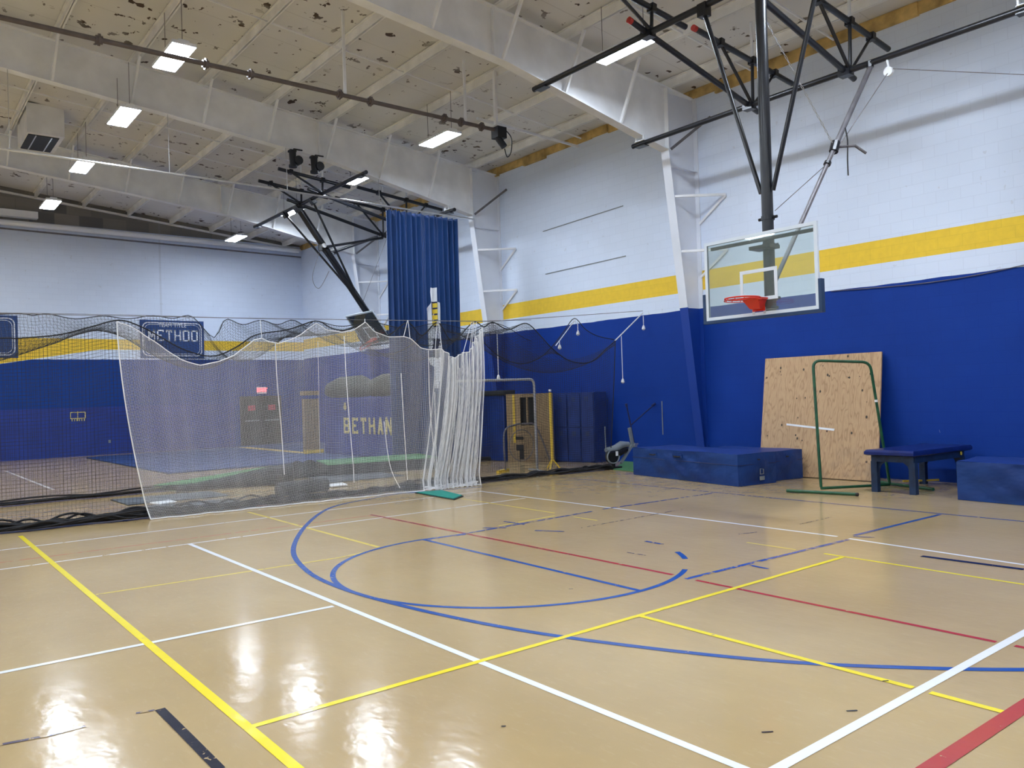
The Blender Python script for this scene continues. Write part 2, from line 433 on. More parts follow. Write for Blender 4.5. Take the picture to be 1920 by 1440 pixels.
# ---------------------------------------------------------------- floor lines (paint on the floor)
zl = [0.0008]
def line(name, mat, pts_, w_, world=False, seg=1):
    if not world: pts_ = [fl(*q) for q in pts_]
    zl[0] += .00006
    MB().ribbon(pts_, w_, zl[0]).build(name, mat, fo)
B2 = 'line_blue'; B3 = 'line_blue_worn'
def ext(a, b, t): A = fl(*a); B = fl(*b); return [A, B + (B - A).normalized() * t]
line('red_line', 'line_red_faint', [(0, 1055), (700, 966)], .05)
line('white_line', 'line_white_worn', [(0, 1068), (985, 934)], .05)
line('white_line', 'line_white_worn', [(0, 1032), (905, 921)], .05)
line('white_line', 'line_white', [(900, 921), (1570, 1006)], .05)
line('white_line', 'line_white', [(1592, 1010), (1920, 1059), (2200, 1101)], .05)
line('white_line', 'line_white_worn', [(10, 883), (100, 918)], .07)
line('yellow_line', 'line_yellow_thin', [(465, 960), (710, 1026)], .05)
line('yellow_line', 'line_yellow_thin', [(180, 1115), (640, 1045), (700, 1032)], .04)
line('yellow_line', 'line_yellow_thin', [(865, 935), (1040, 962)], .04)
line('yellow_line', 'line_yellow_thin', [(1075, 969), (1120, 976)], .04)
line('yellow_line', 'line_yellow_thin', [(935, 986), (1040, 967)], .04)
line('yellow_line', 'line_yellow_thin', [(1400, 1017), (1492, 1031)], .035)
line('yellow_line', 'line_yellow', [(1545, 1038), (1920, 1096), (2200, 1140)], .04)
line('red_line', 'line_red', [(695, 965), (1262, 1078)], .05)
line('red_line', 'line_red', [(1305, 1088), (1868, 1204)], .045)
line('red_line', 'line_red', [(1903, 1211), (2100, 1252)], .045)
line('blue_line', B3, [(1050, 895), (1450, 934)], .05)
line('blue_line', B2, [(1450, 934), (1920, 978), (2300, 1014)], .05)
C = Vector((5.237, 6.723, 0)); r_ = 1.83
def arc(c, r, a0, a1, n=48): return [c + Vector((math.cos(a0 + (a1 - a0) * i / n), math.sin(a0 + (a1 - a0) * i / n), 0)) * r for i in range(n + 1)]
def ang(px): v = fl(*px) - C; return math.atan2(v.y, v.x)
a1 = ang((1270, 1035)) ; a2 = ang((1290, 1068))
line('blue_circle', B2, arc(C, r_, a2, ang((870, 1000)) - 2 * PI, 80), .055, True)
line('blue_circle', B2, arc(C, r_, a1, ang((1291, 1048)), 8), .06, True)
line('blue_line', B2, [(795, 1012), (1200, 1108)], .055)
line('blue_line', B3, [(1285, 1086), (1590, 1012)], .055)
line('blue_line', B2, [(1602, 1004), (1745, 969)], .055); line('blue_line', B2, [(1738, 971), (1762, 965)], .055)
line('blue_line', B3, [(800, 1012), (870, 1001), (1110, 959)], .055)
line('blue_line', B3, [(1130, 955), (1336, 925)], .055)
tp = [fl(*q) for q in [(905, 913), (760, 925), (690, 936), (620, 952), (575, 984), (550, 1030), (575, 1070), (640, 1103), (750, 1135), (900, 1168), (1060, 1195), (1300, 1225), (1500, 1243), (1700, 1252), (1920, 1256), (2150, 1250)]]
line('three_point_arc', B2, spline(tp, 8), .06, True)
line('white_line', 'line_white', [(355, 1020), (1390, 1440), (1600, 1525)], .055)
line('white_line', 'line_white', [(-60, 1274), (625, 1137)], .055)
line('white_line', 'line_white', [(1400, 1473), (1920, 1187), (2100, 1088)], .06)
line('yellow_line', 'line_yellow', [(38, 1005), (555, 1440), (650, 1520)], .06)
line('yellow_line', 'line_yellow', [(475, 1362), (1580, 1045)], .05)
line('yellow_line', 'line_yellow', [(1200, 1155), (1712, 1290)], .05)
line('yellow_line', 'line_yellow', [(1744, 1299), (1883, 1336)], .05)
line('red_line', 'line_red', [(1700, 1470), (1920, 1325), (2050, 1240)], .09)
line('tape_strip', 'line_black', [(300, 1330), (355, 1385), (412, 1443)], .055)
line('tape_strip', 'line_black', [(1728, 1043), (1920, 1068)], .075)
line('tape_mark', 'line_scuff', [(0, 1397), (90, 1380), (160, 1362)], .03)
line('tape_mark', 'line_scuff', [(255, 1338), (290, 1332)], .022)
for a, b in (((1210, 1015), (1243, 1021)), ((1405, 1060), (1440, 1067)), ((905, 990), (950, 990)), ((1003, 995), (1058, 997)), ((1600, 1006), (1640, 1008)), ((945, 978), (985, 984))):
    line('tape_mark', B3, [a, b], .045)
for a, b in (((1090, 990), (1280, 955)), ((1500, 983), (1558, 970)), ((1385, 1002), (1420, 998)), ((1175, 1036), (1212, 1042))):
    line('scuff_mark', 'line_scuff', [a, b], .018)
for q, l_ in (((1428, 1374), .05), ((1587, 1334), .05), ((1655, 1278), .03), ((1067, 1105), .03), ((940, 1363), .02)):
    P = fl(*q); line('scuff_mark', 'line_black', [P, P + Vector((l_, -l_ * .7, 0))], .012, True)

# ---------------------------------------------------------------- steel frame of the hall
BP = [(13.62, 6.97), (11.0, 7.5), (9.2, 7.86), (6.2, 8.19), (2.1, 8.62), (-1.0, 8.95)]
def bz(x):
    for (xa, za), (xb, zb) in zip(BP, BP[1:]):
        if x >= xb: return za + (zb - za) * (xa - x) / (xa - xb)
    return BP[-1][1]
PUR = [13.74 - 1.525 * i for i in range(10)]
FY = [4.2, 11.5, 18.8, 26.1]
FNAME = ['nearest roof beam, running past the right edge of the basketball frame', 'nearest fully seen white roof beam, above the clear basketball backboard', 'second white roof beam back, above the blue hanging curtain', 'third and farthest white roof beam, close to the back wall']
CNAME = ['tapered wall column just right of the view behind the near hoop', 'tapered white and blue column left of the clear backboard', 'tapered white column just right of the hanging blue curtain', 'farthest tapered column, behind the raised hoop and left of the blue curtain']
def xi(z): return 14.53 - .1335 * z
for k, Y in enumerate(FY):
    b = thing('roof_beam', (WX, Y, 7.5), FNAME[k], 'beam', 'white roof beams')
    xs = [13.6, 11, 9.2, 6.2, 2.1, -1.0]
    m = MB(); top = [(x, Y - .008, seat(x)) for x in (13.62, -1.0)]
    bot = [(-1.0, Y - .008, bz(-1.0))] + [(x, Y - .008, z) for x, z in reversed(BP[:-1])] + [(13.62, Y - .008, 6.97)]
    m.prism(top + bot, (0, .016, 0)); m.build('web', 'steel_white', b)
    m = MB()
    for (xa, za), (xb, zb) in zip(BP, BP[1:]): m.bar((xa, Y, za), (xb, Y, zb), .22, .02)
    m.build('bottom_flange', 'steel_white', b)
    MB().bar((14.5, Y, seat(14.5) - .01), (-1, Y, seat(-1) - .01), .2, .02).build('top_flange', 'steel_white', b)
    m = MB(); m.box((13.6, Y - .11, 6.99), (13.62, Y + .11, seat(13.6) - .02)); m.build('stiffener', 'steel_white', b)
    m = MB(); m.box((8.9, Y - .09, bz(8.9)), (8.915, Y + .09, seat(8.9) - .02)); m.build('stiffener', 'steel_white', b)
    for x in PUR[1:9]:
        m = MB(); m.bar((x - .03, Y - .62, seat(x) - .02), (x - .08, Y - .09, bz(x) + .03), .045, .06)
        m.build('flange_brace', 'steel_white', b)
    c = thing('wall_column', (WX, Y, 0), CNAME[k], 'column', 'tapered wall columns')
    m = MB(); m.prism([(xi(0), Y - .008, 0), (14.57, Y - .008, 0), (14.57, Y - .008, 8.26), (13.62, Y - .008, 8.26), (13.62, Y - .008, 6.97), (xi(6.9), Y - .008, 6.9)], (0, .016, 0)); m.build('web', 'column', c)
    m = MB(); m.bar((xi(0), Y, 0), (xi(6.97), Y, 6.97), .22, .02); m.build('inner_flange', 'column', c)
    m = MB(); m.box((14.57, Y - .11, 0), (14.6, Y + .11, 8.3)); m.build('outer_flange', 'column', c)
    m = MB(); m.box((13.65, Y - .1, 6.62), (14.57, Y + .1, 6.635)); m.build('stiffener', 'column', c)
    for z in (5.97, 4.78):
        xa = xi(z) + .02
        m = MB(); m.bar((xa, Y - .1, z), (14.58, Y - .82, z), .05, .05); m.bar((14.57, Y - .82, z - .02), (14.57, Y - .1, z - .52), .04, .05)
        m.build('side_bracket', 'steel_white', c)
    m = MB(); m.bar((13.66, Y - .12, 6.99), (14.56, Y - .5, 7.75), .03, .06); m.build('knee_strut', 'grey_pipe', c)
for i, x in enumerate(PUR):
    z = seat(x)
    m = MB()
    m.box((x - .03, Y0, z), (x + .045, WY - .02, z + .014)); m.box((x - .005, Y0, z), (x + .008, WY - .02, z + .2)); m.box((x - .045, Y0, z + .19), (x + .03, WY - .02, z + .21))
    solo('roof_purlin', m, 'steel_cream', 'pale steel purlin under the roof running from front to back wall', 'purlin', 'roof purlins')
    if i in (0, 3, 5): 
        m = MB(); m.box((x - .35, Y0, z + .03), (x - .29, WY - .02, z + .2)); 
for i, (yy) in enumerate([8.0, 15.0, 22.3, 29.4, 13.0, 24.0, 9.8]):
    m = MB(); m.bar((14.45, yy, seat(14.45) + .06), (-1, yy, seat(-1) + .06), .03, .03)
    solo('bridging_rod', m, 'steel_white', 'thin pale rod crossing the purlins under the roof', 'rod', 'bridging rods')
# thin lower strut along f1-f2 bay, from the line shaft motor to the wall
a = onY(895, 222, 13.7); bq = onX(1085, 275, 14.5)
solo('pale_strut', MB().bar(a, bq, .05, .05), 'steel_white', 'pale steel strut from the shaft motor down to the right wall', 'strut')

# ---------------------------------------------------------------- ceiling lights
def make_light(loc, label):
    L = thing('ceiling_light', loc, label, 'ceiling light', 'flat LED ceiling lights')
    x, y, z = loc
    m = MB(); m.box((x - .2, y - .62, z + .012), (x + .2, y + .62, z + .07)); m.box((x - .09, y - .6, z + .07), (x + .09, y + .6, z + .11)); m.build('housing', 'white_plastic', L)
    for s in (-1, 1):
        m = MB(); m.box((x - .185, y + s * .31 - .295, z), (x + .185, y + s * .31 + .295, z + .011)); m.build('diffuser', 'lamp', L)
        m = MB(); m.tube([(x, y + s * .5, z + .1), (x, y + s * .5, min(z + 1.0, seat(x) + .1))], .006, 5); m.build('hanger', 'grey_pipe', L)
    return L
LX1, LX2, LZ = 4.2, 10.56, 7.82
lights = [((LX1, 14.5, LZ), 'flat light nearest the top left corner, crossed by the brown shaft'), ((LX1, 18.1, LZ), 'flat light in the left row, second from the front'),
          ((LX1, 22.4, LZ), 'flat light in the left row, crossed by the thin silver track'), ((LX1, 27.1, LZ), 'farthest flat light of the left row, over the white trough'),
          ((LX2, 9.82, LZ), 'flat light beside the black pipes of the near hoop'), ((LX2, 15.75, LZ), 'flat light hanging alone between the two white beams'),
          ((LX2, 19.8, LZ), 'flat light at the upper right of the raised hoop frame'), ((LX2, 24.45, LZ), 'flat light partly hidden by the raised hoop frame'),
          ((LX2, 29.4, LZ), 'small far light to the left of the raised hoop frame')]
proto = make_light(*lights[0])
for loc, lab in lights[1:]:
    c = copy_tree(proto); c.location = loc; c['label'] = lab
for x in (LX1, LX2, -2.1, -8.4):
    for y in (-4, .7, 5.2, 9.8, 14.5, 19, 24, 29):
        if x == LX1 and y >= 14: continue
        if x == LX2 and y > 6: continue
        c = copy_tree(proto); c.location = (x, y, LZ); c['label'] = 'flat light of the hall outside the view'

# ---------------------------------------------------------------- basketball hoops
def make_hoop(yo, ym, crosses, theta, label):
    H = thing('basketball_hoop', (10.1, ym, 7.6), label, 'basketball hoop', 'ceiling hung basketball hoops')
    XA, ZA, XB, ZB = 10.1, 7.65, 12.85, 7.0
    y0, y1 = yo - .28, yo + 7.3 + .25
    for X, Z, nm in ((XA, ZA, 'long_pipe'), (XB, ZB, 'long_pipe')):
        with part(nm, 'black_pipe', H, smooth=True) as m: m.tube([(X, y0, Z), (X, y1, Z)], .052, 12)
        for yy in (yo, yo + 7.3):
            with part('beam_clamp', 'white_plastic', H) as m:
                m.box((X - .07, yy - .12, Z + .05), (X + .07, yy - .09, bz(X) + .03)); m.box((X - .07, yy + .09, Z + .05), (X + .07, yy + .12, bz(X) + .03)); m.box((X - .08, yy - .13, Z + .04), (X + .08, yy + .13, Z + .055))
            with part('clamp_plate', 'black_pipe', H) as m: m.box((X - .075, yy - .14, Z - .07), (X + .075, yy + .14, Z - .052))
    for yc in crosses:
        d = Vector((XB - XA, 0, ZB - ZA)).normalized()
        with part('cross_pipe', 'black_pipe', H, smooth=True) as m: m.tube([Vector((XA, yc, ZA)) - d * .42, Vector((XB, yc, ZB)) + d * .28], .05, 12)
        if theta == 0:
          with part('end_cap', 'red_cap', H, smooth=True) as m: m.tube([Vector((XA, yc, ZA)) - d * .47, Vector((XA, yc, ZA)) - d * .40], .053, 12)
        for (xa, xb) in ((8.8, 10.95), (11.2, 14.15)):
            za, zb = 8.16, 7.94
            if xa > 11: za, zb = 7.98, 7.66
            with part('upper_pipe', 'black_pipe', H, smooth=True) as m: m.tube([(xa, yc - .1, za), (xb, yc - .1, zb)], .05, 12)
            if theta == 0:
              with part('end_cap', 'red_cap', H, smooth=True) as m: m.tube([(xa - .05, yc - .1, za + .005), (xa + .03, yc - .1, za - .003)], .053, 12)
            X, Z = (XA, ZA) if xa < 11 else (XB, ZB)
            f = lambda x: za + (zb - za) * (x - xa) / (xb - xa)
            for dx, r in ((-.95, .03), (0, .03), (.7, .025))[:2 if xa < 11 else 3]:
                with part('strut', 'black_pipe', H, smooth=True) as m: m.tube([(X + .06 * (1 if dx > 0 else -1 if dx < 0 else 0), yc - .08, Z + .04), (X + dx, yc - .1, f(X + dx))], r, 8)
                with part('joint_clamp', 'black_pipe', H) as m: m.bar((X + dx - .05, yc - .1, f(X + dx - .05)), (X + dx + .05, yc - .1, f(X + dx + .05)), .13, .13)
            with part('hanger_rod', 'steel_white', H) as m: m.box((X - .02, yc - .12, f(X) + .05), (X + .02, yc - .08, seat(X) + .1))
        for X, Z in ((XA, ZA), (XB, ZB)):
            with part('joint_clamp', 'black_pipe', H) as m: m.box((X - .08, yc - .1, Z - .08), (X + .08, yc + .1, Z + .08))
    # moving half
    piv = Vector((XA, 0, ZA - .02))
    ct, st = math.cos(theta), math.sin(theta)
    def T(p):
        q = p - piv; return Vector((piv.x + q.x * ct - q.z * st, p.y, piv.z + q.x * st + q.z * ct))
    if theta == 0: T = lambda p: p
    yb = ym
    with part('mast', 'black_pipe', H, T, smooth=True) as m: m.tube([(XA, yb, 7.62), (XA - .02, yb, 2.85)], .082 if theta == 0 else .105, 16)
    with part('hinge', 'black_pipe', H, T) as m: m.box((XA - .1, yb - .16, 7.48), (XA + .1, yb + .16, 7.7))
    for s in (-1, 1):
        with part('side_brace', 'black_pipe', H, T, smooth=True) as m: m.tube([(XA, yb + s * 1.0, 7.56), (XA - .01, yb + s * .1, 4.56)], .033, 10)
        with part('brace_clamp', 'black_pipe', H, T) as m: m.box((XA - .07, yb + s * 1.0 - .08, 7.48), (XA + .07, yb + s * 1.0 + .08, 7.68))
    for z in (4.18, 3.78, 3.02):
        with part('mast_collar', 'black_pipe', H, T) as m: m.tube([(XA - .01, yb, z - .03), (XA - .01, yb, z + .03)], .095, 14); m.tube([(XA - .01, yb - .15, z), (XA - .01, yb + .15, z)], .022, 8)
    # backboard: 1.83 x 1.17
    bx0, bx1 = 9.80, 9.84; ya, yb2, za, zb = ym - .92, ym + .92, 2.77, 3.94
    bb = MB(); bb.box((bx0 + .008, ya + .02, za + .02), (bx0 + .02, yb2 - .02, zb - .02)); g = bb.build('glass_backboard', 'glass', H, T)
    fw = .048
    with part('board_frame', 'board_white', g, T) as m:
        m.box((bx0, ya, za), (bx1, yb2, za + fw)); m.box((bx0, ya, zb - fw), (bx1, yb2, zb)); m.box((bx0, ya, za + fw), (bx1, ya + fw, zb - fw)); m.box((bx0, yb2 - fw, za + fw), (bx1, yb2, zb - fw))
    with part('target_square', 'board_white', g, T) as m:
        t0, t1, q0, q1, tw = ym - .305, ym + .305, 2.98, 3.43, .05; xa_, xb_ = bx0 + .002, bx0 + .007
        m.box((xa_, t0, q0), (xb_, t1, q0 + tw)); m.box((xa_, t0, q1 - tw), (xb_, t1, q1)); m.box((xa_, t0, q0 + tw), (xb_, t0 + tw, q1 - tw)); m.box((xa_, t1 - tw, q0 + tw), (xb_, t1, q1 - tw))
    with part('board_padding', 'navy_pad', g, T) as m:
        p = .045
        m.box((bx0 - .012, ya - p, za - p), (bx1 + .03, yb2 + p, za)); m.box((bx0 - .012, ya - p, za), (bx1 + .03, ya, za + .40)); m.box((bx0 - .012, yb2, za), (bx1 + .03, yb2 + p, za + .40))
    with part('mounting_bar', 'black_pipe', H, T) as m:
        m.box((bx1 + .01, ya + .08, zb - .12), (bx1 + .05, yb2 - .08, zb - .075)); m.box((bx1 + .01, ym - .17, 3.72), (XA, ym + .17, 3.77)); m.box((bx1 + .01, ym - .15, 2.86), (XA - .05, ym + .15, 2.9))
    with part('board_arm', 'silver', H, T) as m:
        for yy in (ym - .09, ym + .09): m.box((bx0 - .004, yy - .02, 2.79), (bx0, yy + .02, 2.88))
    # rim
    zc = 2.995; xc = 9.80 - .15 - .235
    with part('rim', 'rim_red', H, T, smooth=True) as m:
        m.tube([(xc + .235 * math.cos(a_ * PI / 24), ym + .235 * math.sin(a_ * PI / 24), zc) for a_ in range(48)], .011, 8, closed=True)
        m.tube([(xc + .246 * math.cos(a_ * PI / 24), ym + .246 * math.sin(a_ * PI / 24), zc - .03) for a_ in range(14, 83)][::1], .006, 6)
        for a_ in range(12):
            an = a_ * PI / 6 + .2; m.tube([(xc + .235 * math.cos(an), ym + .235 * math.sin(an), zc - .01), (xc + .24 * math.cos(an), ym + .24 * math.sin(an), zc - .035)], .007, 5)
    with part('rim_bracket', 'rim_red', H, T) as m:
        m.hexa([(9.70, ym - .08, 2.86), (9.795, ym - .08, 2.86), (9.795, ym + .08, 2.86), (9.70, ym + .08, 2.86)], [(9.58, ym - .14, zc + .012), (9.795, ym - .14, zc + .012), (9.795, ym + .14, zc + .012), (9.58, ym + .14, zc + .012)])
        m.box((9.50, ym - .15, zc - .01), (9.795, ym + .15, zc + .015))
        m.box((9.785, ym - .1, 2.83), (9.8, ym + .1, zc + .02))
    return H, T
H1, _ = make_hoop(4.2, 6.68, [8.82, 6.92], 0.0, 'near basketball hoop with clear backboard and red rim hanging from black pipes')
H2, T2 = make_hoop(18.8, 22.85, [22.65, 21.2], math.radians(36), 'far basketball hoop folded up on a slanted mast, seen above the nets')
# folding brace, chain and cable of the near hoop
k0 = Vector((12.85, 6.5, 6.93)); k2 = Vector((10.16, 6.66, 3.25)); k1 = k0.lerp(k2, .40)
with part('folding_brace', 'grey_pipe', H1, smooth=True) as m: m.tube([k0, k1], .042, 12)
with part('folding_brace', 'grey_pipe', H1, smooth=True) as m: m.tube([k1, k2], .034, 12)
with part('brace_joint', 'black_pipe', H1) as m: m.tube([k1 + Vector((.04, 0, .08)), k1 - Vector((.04, 0, .08))], .07, 10); m.tube([k1 + (k2 - k1) * .12, k1 + (k2 - k1) * .14], .055, 10); m.tube([k0, k0 + Vector((0, 0, .1))], .06, 8)
with part('lock_arm', 'grey_pipe', H1) as m: m.tube([k1, k1 + Vector((.28, -.18, .02)), k1 + Vector((.42, -.28, -.1))], .022, 8)
with part('strap', 'black_pipe', H1) as m: m.tube(spline([k1 + Vector((.15, -.1, .3)), k1 + Vector((.17, -.12, .1)), k1 + Vector((.15, -.12, -.2)), k1 + Vector((.15, -.12, -.45))], 5), .012, 6)
with part('chain', 'silver', H1) as m:
    c0 = onX(1437, 40, 10.4); n_ = 34
    for i in range(n_):
        p = c0.lerp(k1, i / n_); q = c0.lerp(k1, (i + .85) / n_); u = Vector((0, .012, 0)) if i % 2 else Vector((.012, 0, .0))
        m.tube([p - u, q - u, q + u, p + u], .0045, 4, closed=True)
pul = Vector((12.85, 6.2, 6.76))
with part('pulley', 'steel_white', H1) as m: m.tube([pul + Vector((-.03, 0, 0)), pul + Vector((.03, 0, 0))], .075, 14); m.tube([pul + Vector((0, 0, .06)), pul + Vector((0, .02, .2))], .02, 8)
with part('hoist_cable', 'grey_pipe', H1) as m:
    m.tube([onX(1453, 395, 10.2), k1 + (k2 - k1) * .13], .006, 5); m.tube([k1 + (k2 - k1) * .13, pul], .006, 5); m.tube([pul + Vector((0, 0, .05)), onX(1920, 140, 12.85), Vector((12.85, 2.0, 6.9))], .006, 5)
# far hoop
e0 = Vector((12.85, 22.6, 6.9)); e1 = Vector((10.75, 22.7, 6.42)); e2 = T2(Vector((10.14, 22.75, 3.4)))
with part('folding_brace', 'black_pipe', H2, smooth=True) as m: m.tube([e0, e1], .04, 10)
with part('folding_brace', 'black_pipe', H2, smooth=True) as m: m.tube([e1, e2], .033, 10)
with part('brace_joint', 'black_pipe', H2) as m: m.tube([e1 + Vector((0, 0, .09)), e1 - Vector((0, 0, .09))], .08, 10)
with part('hoist_cable', 'grey_pipe', H2) as m:
    m.tube([e0 + Vector((0, -.3, 0)), T2(Vector((10.1, 22.85, 4.1)))], .006, 5)
    m.tube(spline([e1, e1 + Vector((-.3, 0, -.9)), e1 + Vector((-.1, 0, -1.25)), e1 + Vector((.25, 0, -.7))], 6), .008, 5)
with part('pulley', 'steel_white', H2) as m: m.tube([e1 + Vector((.05, -.1, .05)), e1 + Vector((.05, -.16, .05))], .07, 12)

# ---------------------------------------------------------------- line shaft, winches, curtain and track
S0, S1 = Vector((-1.0, 13.66, 7.5)), onY(926, 243, 13.68)
SH = thing('curtain_shaft', (5, 13.66, 7.5), 'long brown line shaft under the roof ending in a black motor', 'motor shaft')
with part('shaft', 'brown_pipe', SH, smooth=True) as m: m.tube([S0, S1], .04, 10)
for q in (185, 470, 695, 865, 912):
    p = onY(q, 0, 13.67); t = (p.x - S0.x) / (S1.x - S0.x) if q else 0; P = S0.lerp(S1, t)
for t in [(x_ + 1) / (S1.x + 1) for x_ in (2.84, 4.47, 5.24, 6.94, 7.59, 9.3, 9.72, 10.25)]:
    P = S0.lerp(S1, t); d = (S1 - S0).normalized()
    with part('coupling', 'brown_pipe', SH) as m: m.tube([P - d * .05, P + d * .05], .065, 10); m.tube([P - d * .012, P + d * .012], .1, 8)
for t in [(x_ + 1) / (S1.x + 1) for x_ in (6.94, 9.72)]:
    P = S0.lerp(S1, t + .01)
    with part('hanger_rod', 'steel_white', SH) as m: m.box((P.x - .025, P.y - .02, P.z), (P.x + .025, P.y + .02, seat(P.x) + .1))
with part('motor', 'dark', SH, smooth=True) as m:
    m.box((10.6, 13.56, 7.32), (10.84, 13.8, 7.56)); m.tube([(10.66, 13.66, 7.34), (10.76, 13.56, 7.12)], .075, 14)
    m.tube(spline([(10.86, 13.6, 7.5), (10.98, 13.58, 7.35), (10.96, 13.58, 7.05), (10.85, 13.58, 6.92), (10.8, 13.6, 7.1)], 5), .012, 6)
with part('motor_hanger', 'steel_white', SH) as m: m.box((10.6, 13.62, 7.6), (10.66, 13.7, seat(10.6) + .1))
for i, X in enumerate((8.14, 8.7)):
    Wn = thing('hoist_winch', (X, 18.62, bz(X)), ['black winch under the second beam, left one of the two', 'black winch under the second beam, right one of the two'][i], 'winch', 'black winches under the beam')
    z = bz(X) - .08
    with part('winch_body', 'dark', Wn, smooth=True) as m: m.tube([(X, 18.62, z), (X, 18.62, z - .36)], [.09, .07], 12); m.tube([(X, 18.62, z - .34), (X, 18.62, z - .4)], .1, 12)
    with part('drum', 'dark', Wn, smooth=True) as m: m.tube([(X + .12, 18.52, z - .22), (X + .12, 18.74, z - .22)], .11, 14)
    with part('beam_bracket', 'dark', Wn) as m: m.bar((X - .02, 18.5, z + .02), (X + .25, 18.62, z + .06), .03, .03); m.box((X - .08, 18.56, z - .02), (X + .08, 18.72, z + .03))
TK = thing('curtain_track', (7, 18.66, 6.9), 'thin silver curtain track stretched across the hall to a column', 'curtain track')
tkz = lambda x: 6.98 if x < 2 else 6.98 - .012 * (x - 2)
with part('track_rail', 'silver', TK, smooth=True) as m: m.tube([(-1, 18.66, tkz(-1)), (6, 18.66, tkz(6) - .0), (13.62, 18.66, 6.83)], .025, 8)
for X in (5.25, 8.0, 2.2, 10.55):
    with part('hanger_rod', 'silver', TK) as m: m.tube([(X, 18.66, tkz(X)), (X, 18.7, bz(X) - .02)], .008, 5)
CU_ = thing('stage_curtain', (11.8, 18.66, 0), 'tall folded royal blue curtain with a white and yellow emblem', 'curtain')
cx0, cx1 = 10.72, 12.95
def fold(x, z):
    s = (x - cx0) / (cx1 - cx0); a = .075 + .02 * math.sin(s * 9)
    sp = 1 - .25 * (z / 6.8)
    return 18.62 + a * sp * math.sin(s * 2 * PI * 15 + .9 * math.sin(s * 11) + .25 * math.sin(z * .7 + s * 20)) + .03 * math.sin(s * 37) + .025 * math.sin(s * 71 + z * .3)
def cfun(u, v):
    x = cx0 + (cx1 - cx0) * u; z = .12 + (tkz(x) - .1 - .12) * v
    x2 = x - .05 * (1 - v) * (1 if u > .5 else 0) * (u - .5)
    return (x2, fold(x, z), z)
with part('cloth', 'curtain', CU_, smooth=True) as m: m.grid(cfun, 300, 24)
for i in range(16):
    x = cx0 + (cx1 - cx0) * (i + .3) / 16
    with part('curtain_hook', 'silver', CU_) as m: m.tube([(x, 18.64, tkz(x) - .12), (x, 18.66, tkz(x))], .006, 4)
def emblem(mat, poly, off, name):
    # poly given as pairs (left, right) px x per px y rows
    rows = []
    for (yy, xa, xb) in poly:
        A = onY(xa, yy, 18.62); B = onY(xb, yy, 18.62); rows.append((A, B))
    fine = []
    for (A, B), (C_, D) in zip(rows, rows[1:]):
        for k in range(6): fine.append((A.lerp(C_, k / 6), B.lerp(D, k / 6)))
    fine.append(rows[-1])
    m = MB()
    def fn(u, v):
        A, B = fine[min(int(round(v * (len(fine) - 1))), len(fine) - 1)]; P = A.lerp(B, u); return (P.x, min(fold(P.x, P.z), fold(P.x - .01, P.z), fold(P.x + .01, P.z)) - off, P.z)
    m.grid(fn, 12, len(fine) - 1); m.build(name, mat, CU_)
emblem('emblem_white', [(540, 805, 818), (548, 805, 818), (564, 806, 818), (568, 806, 824), (578, 803, 825), (586, 801, 826), (600, 801, 827), (625, 802, 828), (655, 803, 829)], .006, 'emblem')
emblem('emblem_navy', [(566, 806, 820), (590, 807, 821), (605, 808, 822), (614, 814, 820)], .012, 'emblem')
for k in range(4):
    y0_ = 569 + k * 11.2
    emblem('emblem_yellow', [(y0_, 807.5, 818.5), (y0_ + 8.2, 808, 819)], .018, 'emblem')
emblem('emblem_white', [(670, 806, 829), (684, 808, 830), (690, 812, 830), (700, 813, 827), (728, 814, 822)], .008, 'emblem')
emblem('emblem_navy', [(635, 813, 824), (655, 808, 822), (672, 813, 820)], .014, 'emblem')

# ---------------------------------------------------------------- nets
def strands(m, S, us, vs_, nu, nv, r):
    for u in us: m.tube([S(u, j / nv) for j in range(nv + 1)], r, 3, caps=False)
    for v in vs_: m.tube([S(i / nu, v) for i in range(nu + 1)], r, 3, caps=False)
def frac(n): return [i / n for i in range(n + 1)]
def interp(tab, x):
    if x <= tab[0][0]: return tab[0][1]
    for (a, b), (c, d) in zip(tab, tab[1:]):
        if x <= c: return b + (d - b) * (x - a) / (c - a)
    return tab[-1][1]
NN = Vector((.067, 1, 0))                         # normal of the near side of the cage
def onNear(x, y, off=0.0):
    d = ray(x, y); D = 13.772 + off; return CAM + d * (D / d.dot(NN))
CAGE = thing('batting_cage_net', (6, 13.6, 0), 'black netting of the batting cage hung on cables across the hall', 'netting')
ntop_px = [(-260, 632), (-150, 640), (0, 634), (35, 634), (110, 628), (170, 613), (223, 600), (262, 612), (300, 632), (345, 655), (398, 668), (440, 652), (480, 628), (540, 618), (592, 602), (625, 616), (655, 618), (684, 605), (725, 630), (765, 604), (790, 630), (820, 604), (850, 640), (887, 604), (905, 614), (923, 604), (955, 618), (985, 606), (1010, 628), (1035, 652), (1065, 675), (1090, 681), (1115, 675), (1140, 652), (1153, 639)]
ntop = [onNear(*q) for q in ntop_px]
def curve_at(P, u):
    L = [0]
    for a, b in zip(P, P[1:]): L.append(L[-1] + abs(b.x - a.x) + 1e-6)
    s = u * L[-1]
    for i in range(len(P) - 1):
        if s <= L[i + 1]: return P[i].lerp(P[i + 1], (s - L[i]) / (L[i + 1] - L[i]))
    return P[-1]
ntop_s = spline(ntop, 5)
NT_L = ntop[-1].x - ntop[0].x
def Snear(u, v):
    T_ = curve_at(ntop_s, u); yb = (13.772 - .067 * T_.x) / 1.0
    b = Vector((T_.x + (.0 if T_.x < 12 else -.25 * (T_.x - 12)), yb, .015))
    p = T_.lerp(b, v); return p + Vector((0, .03 * math.sin(T_.x * 5 + v * 2), 0))
with part('side_net', 'net_black', CAGE) as m: strands(m, Snear, frac(int(NT_L / .055)), frac(50), 110, 10, .0021)
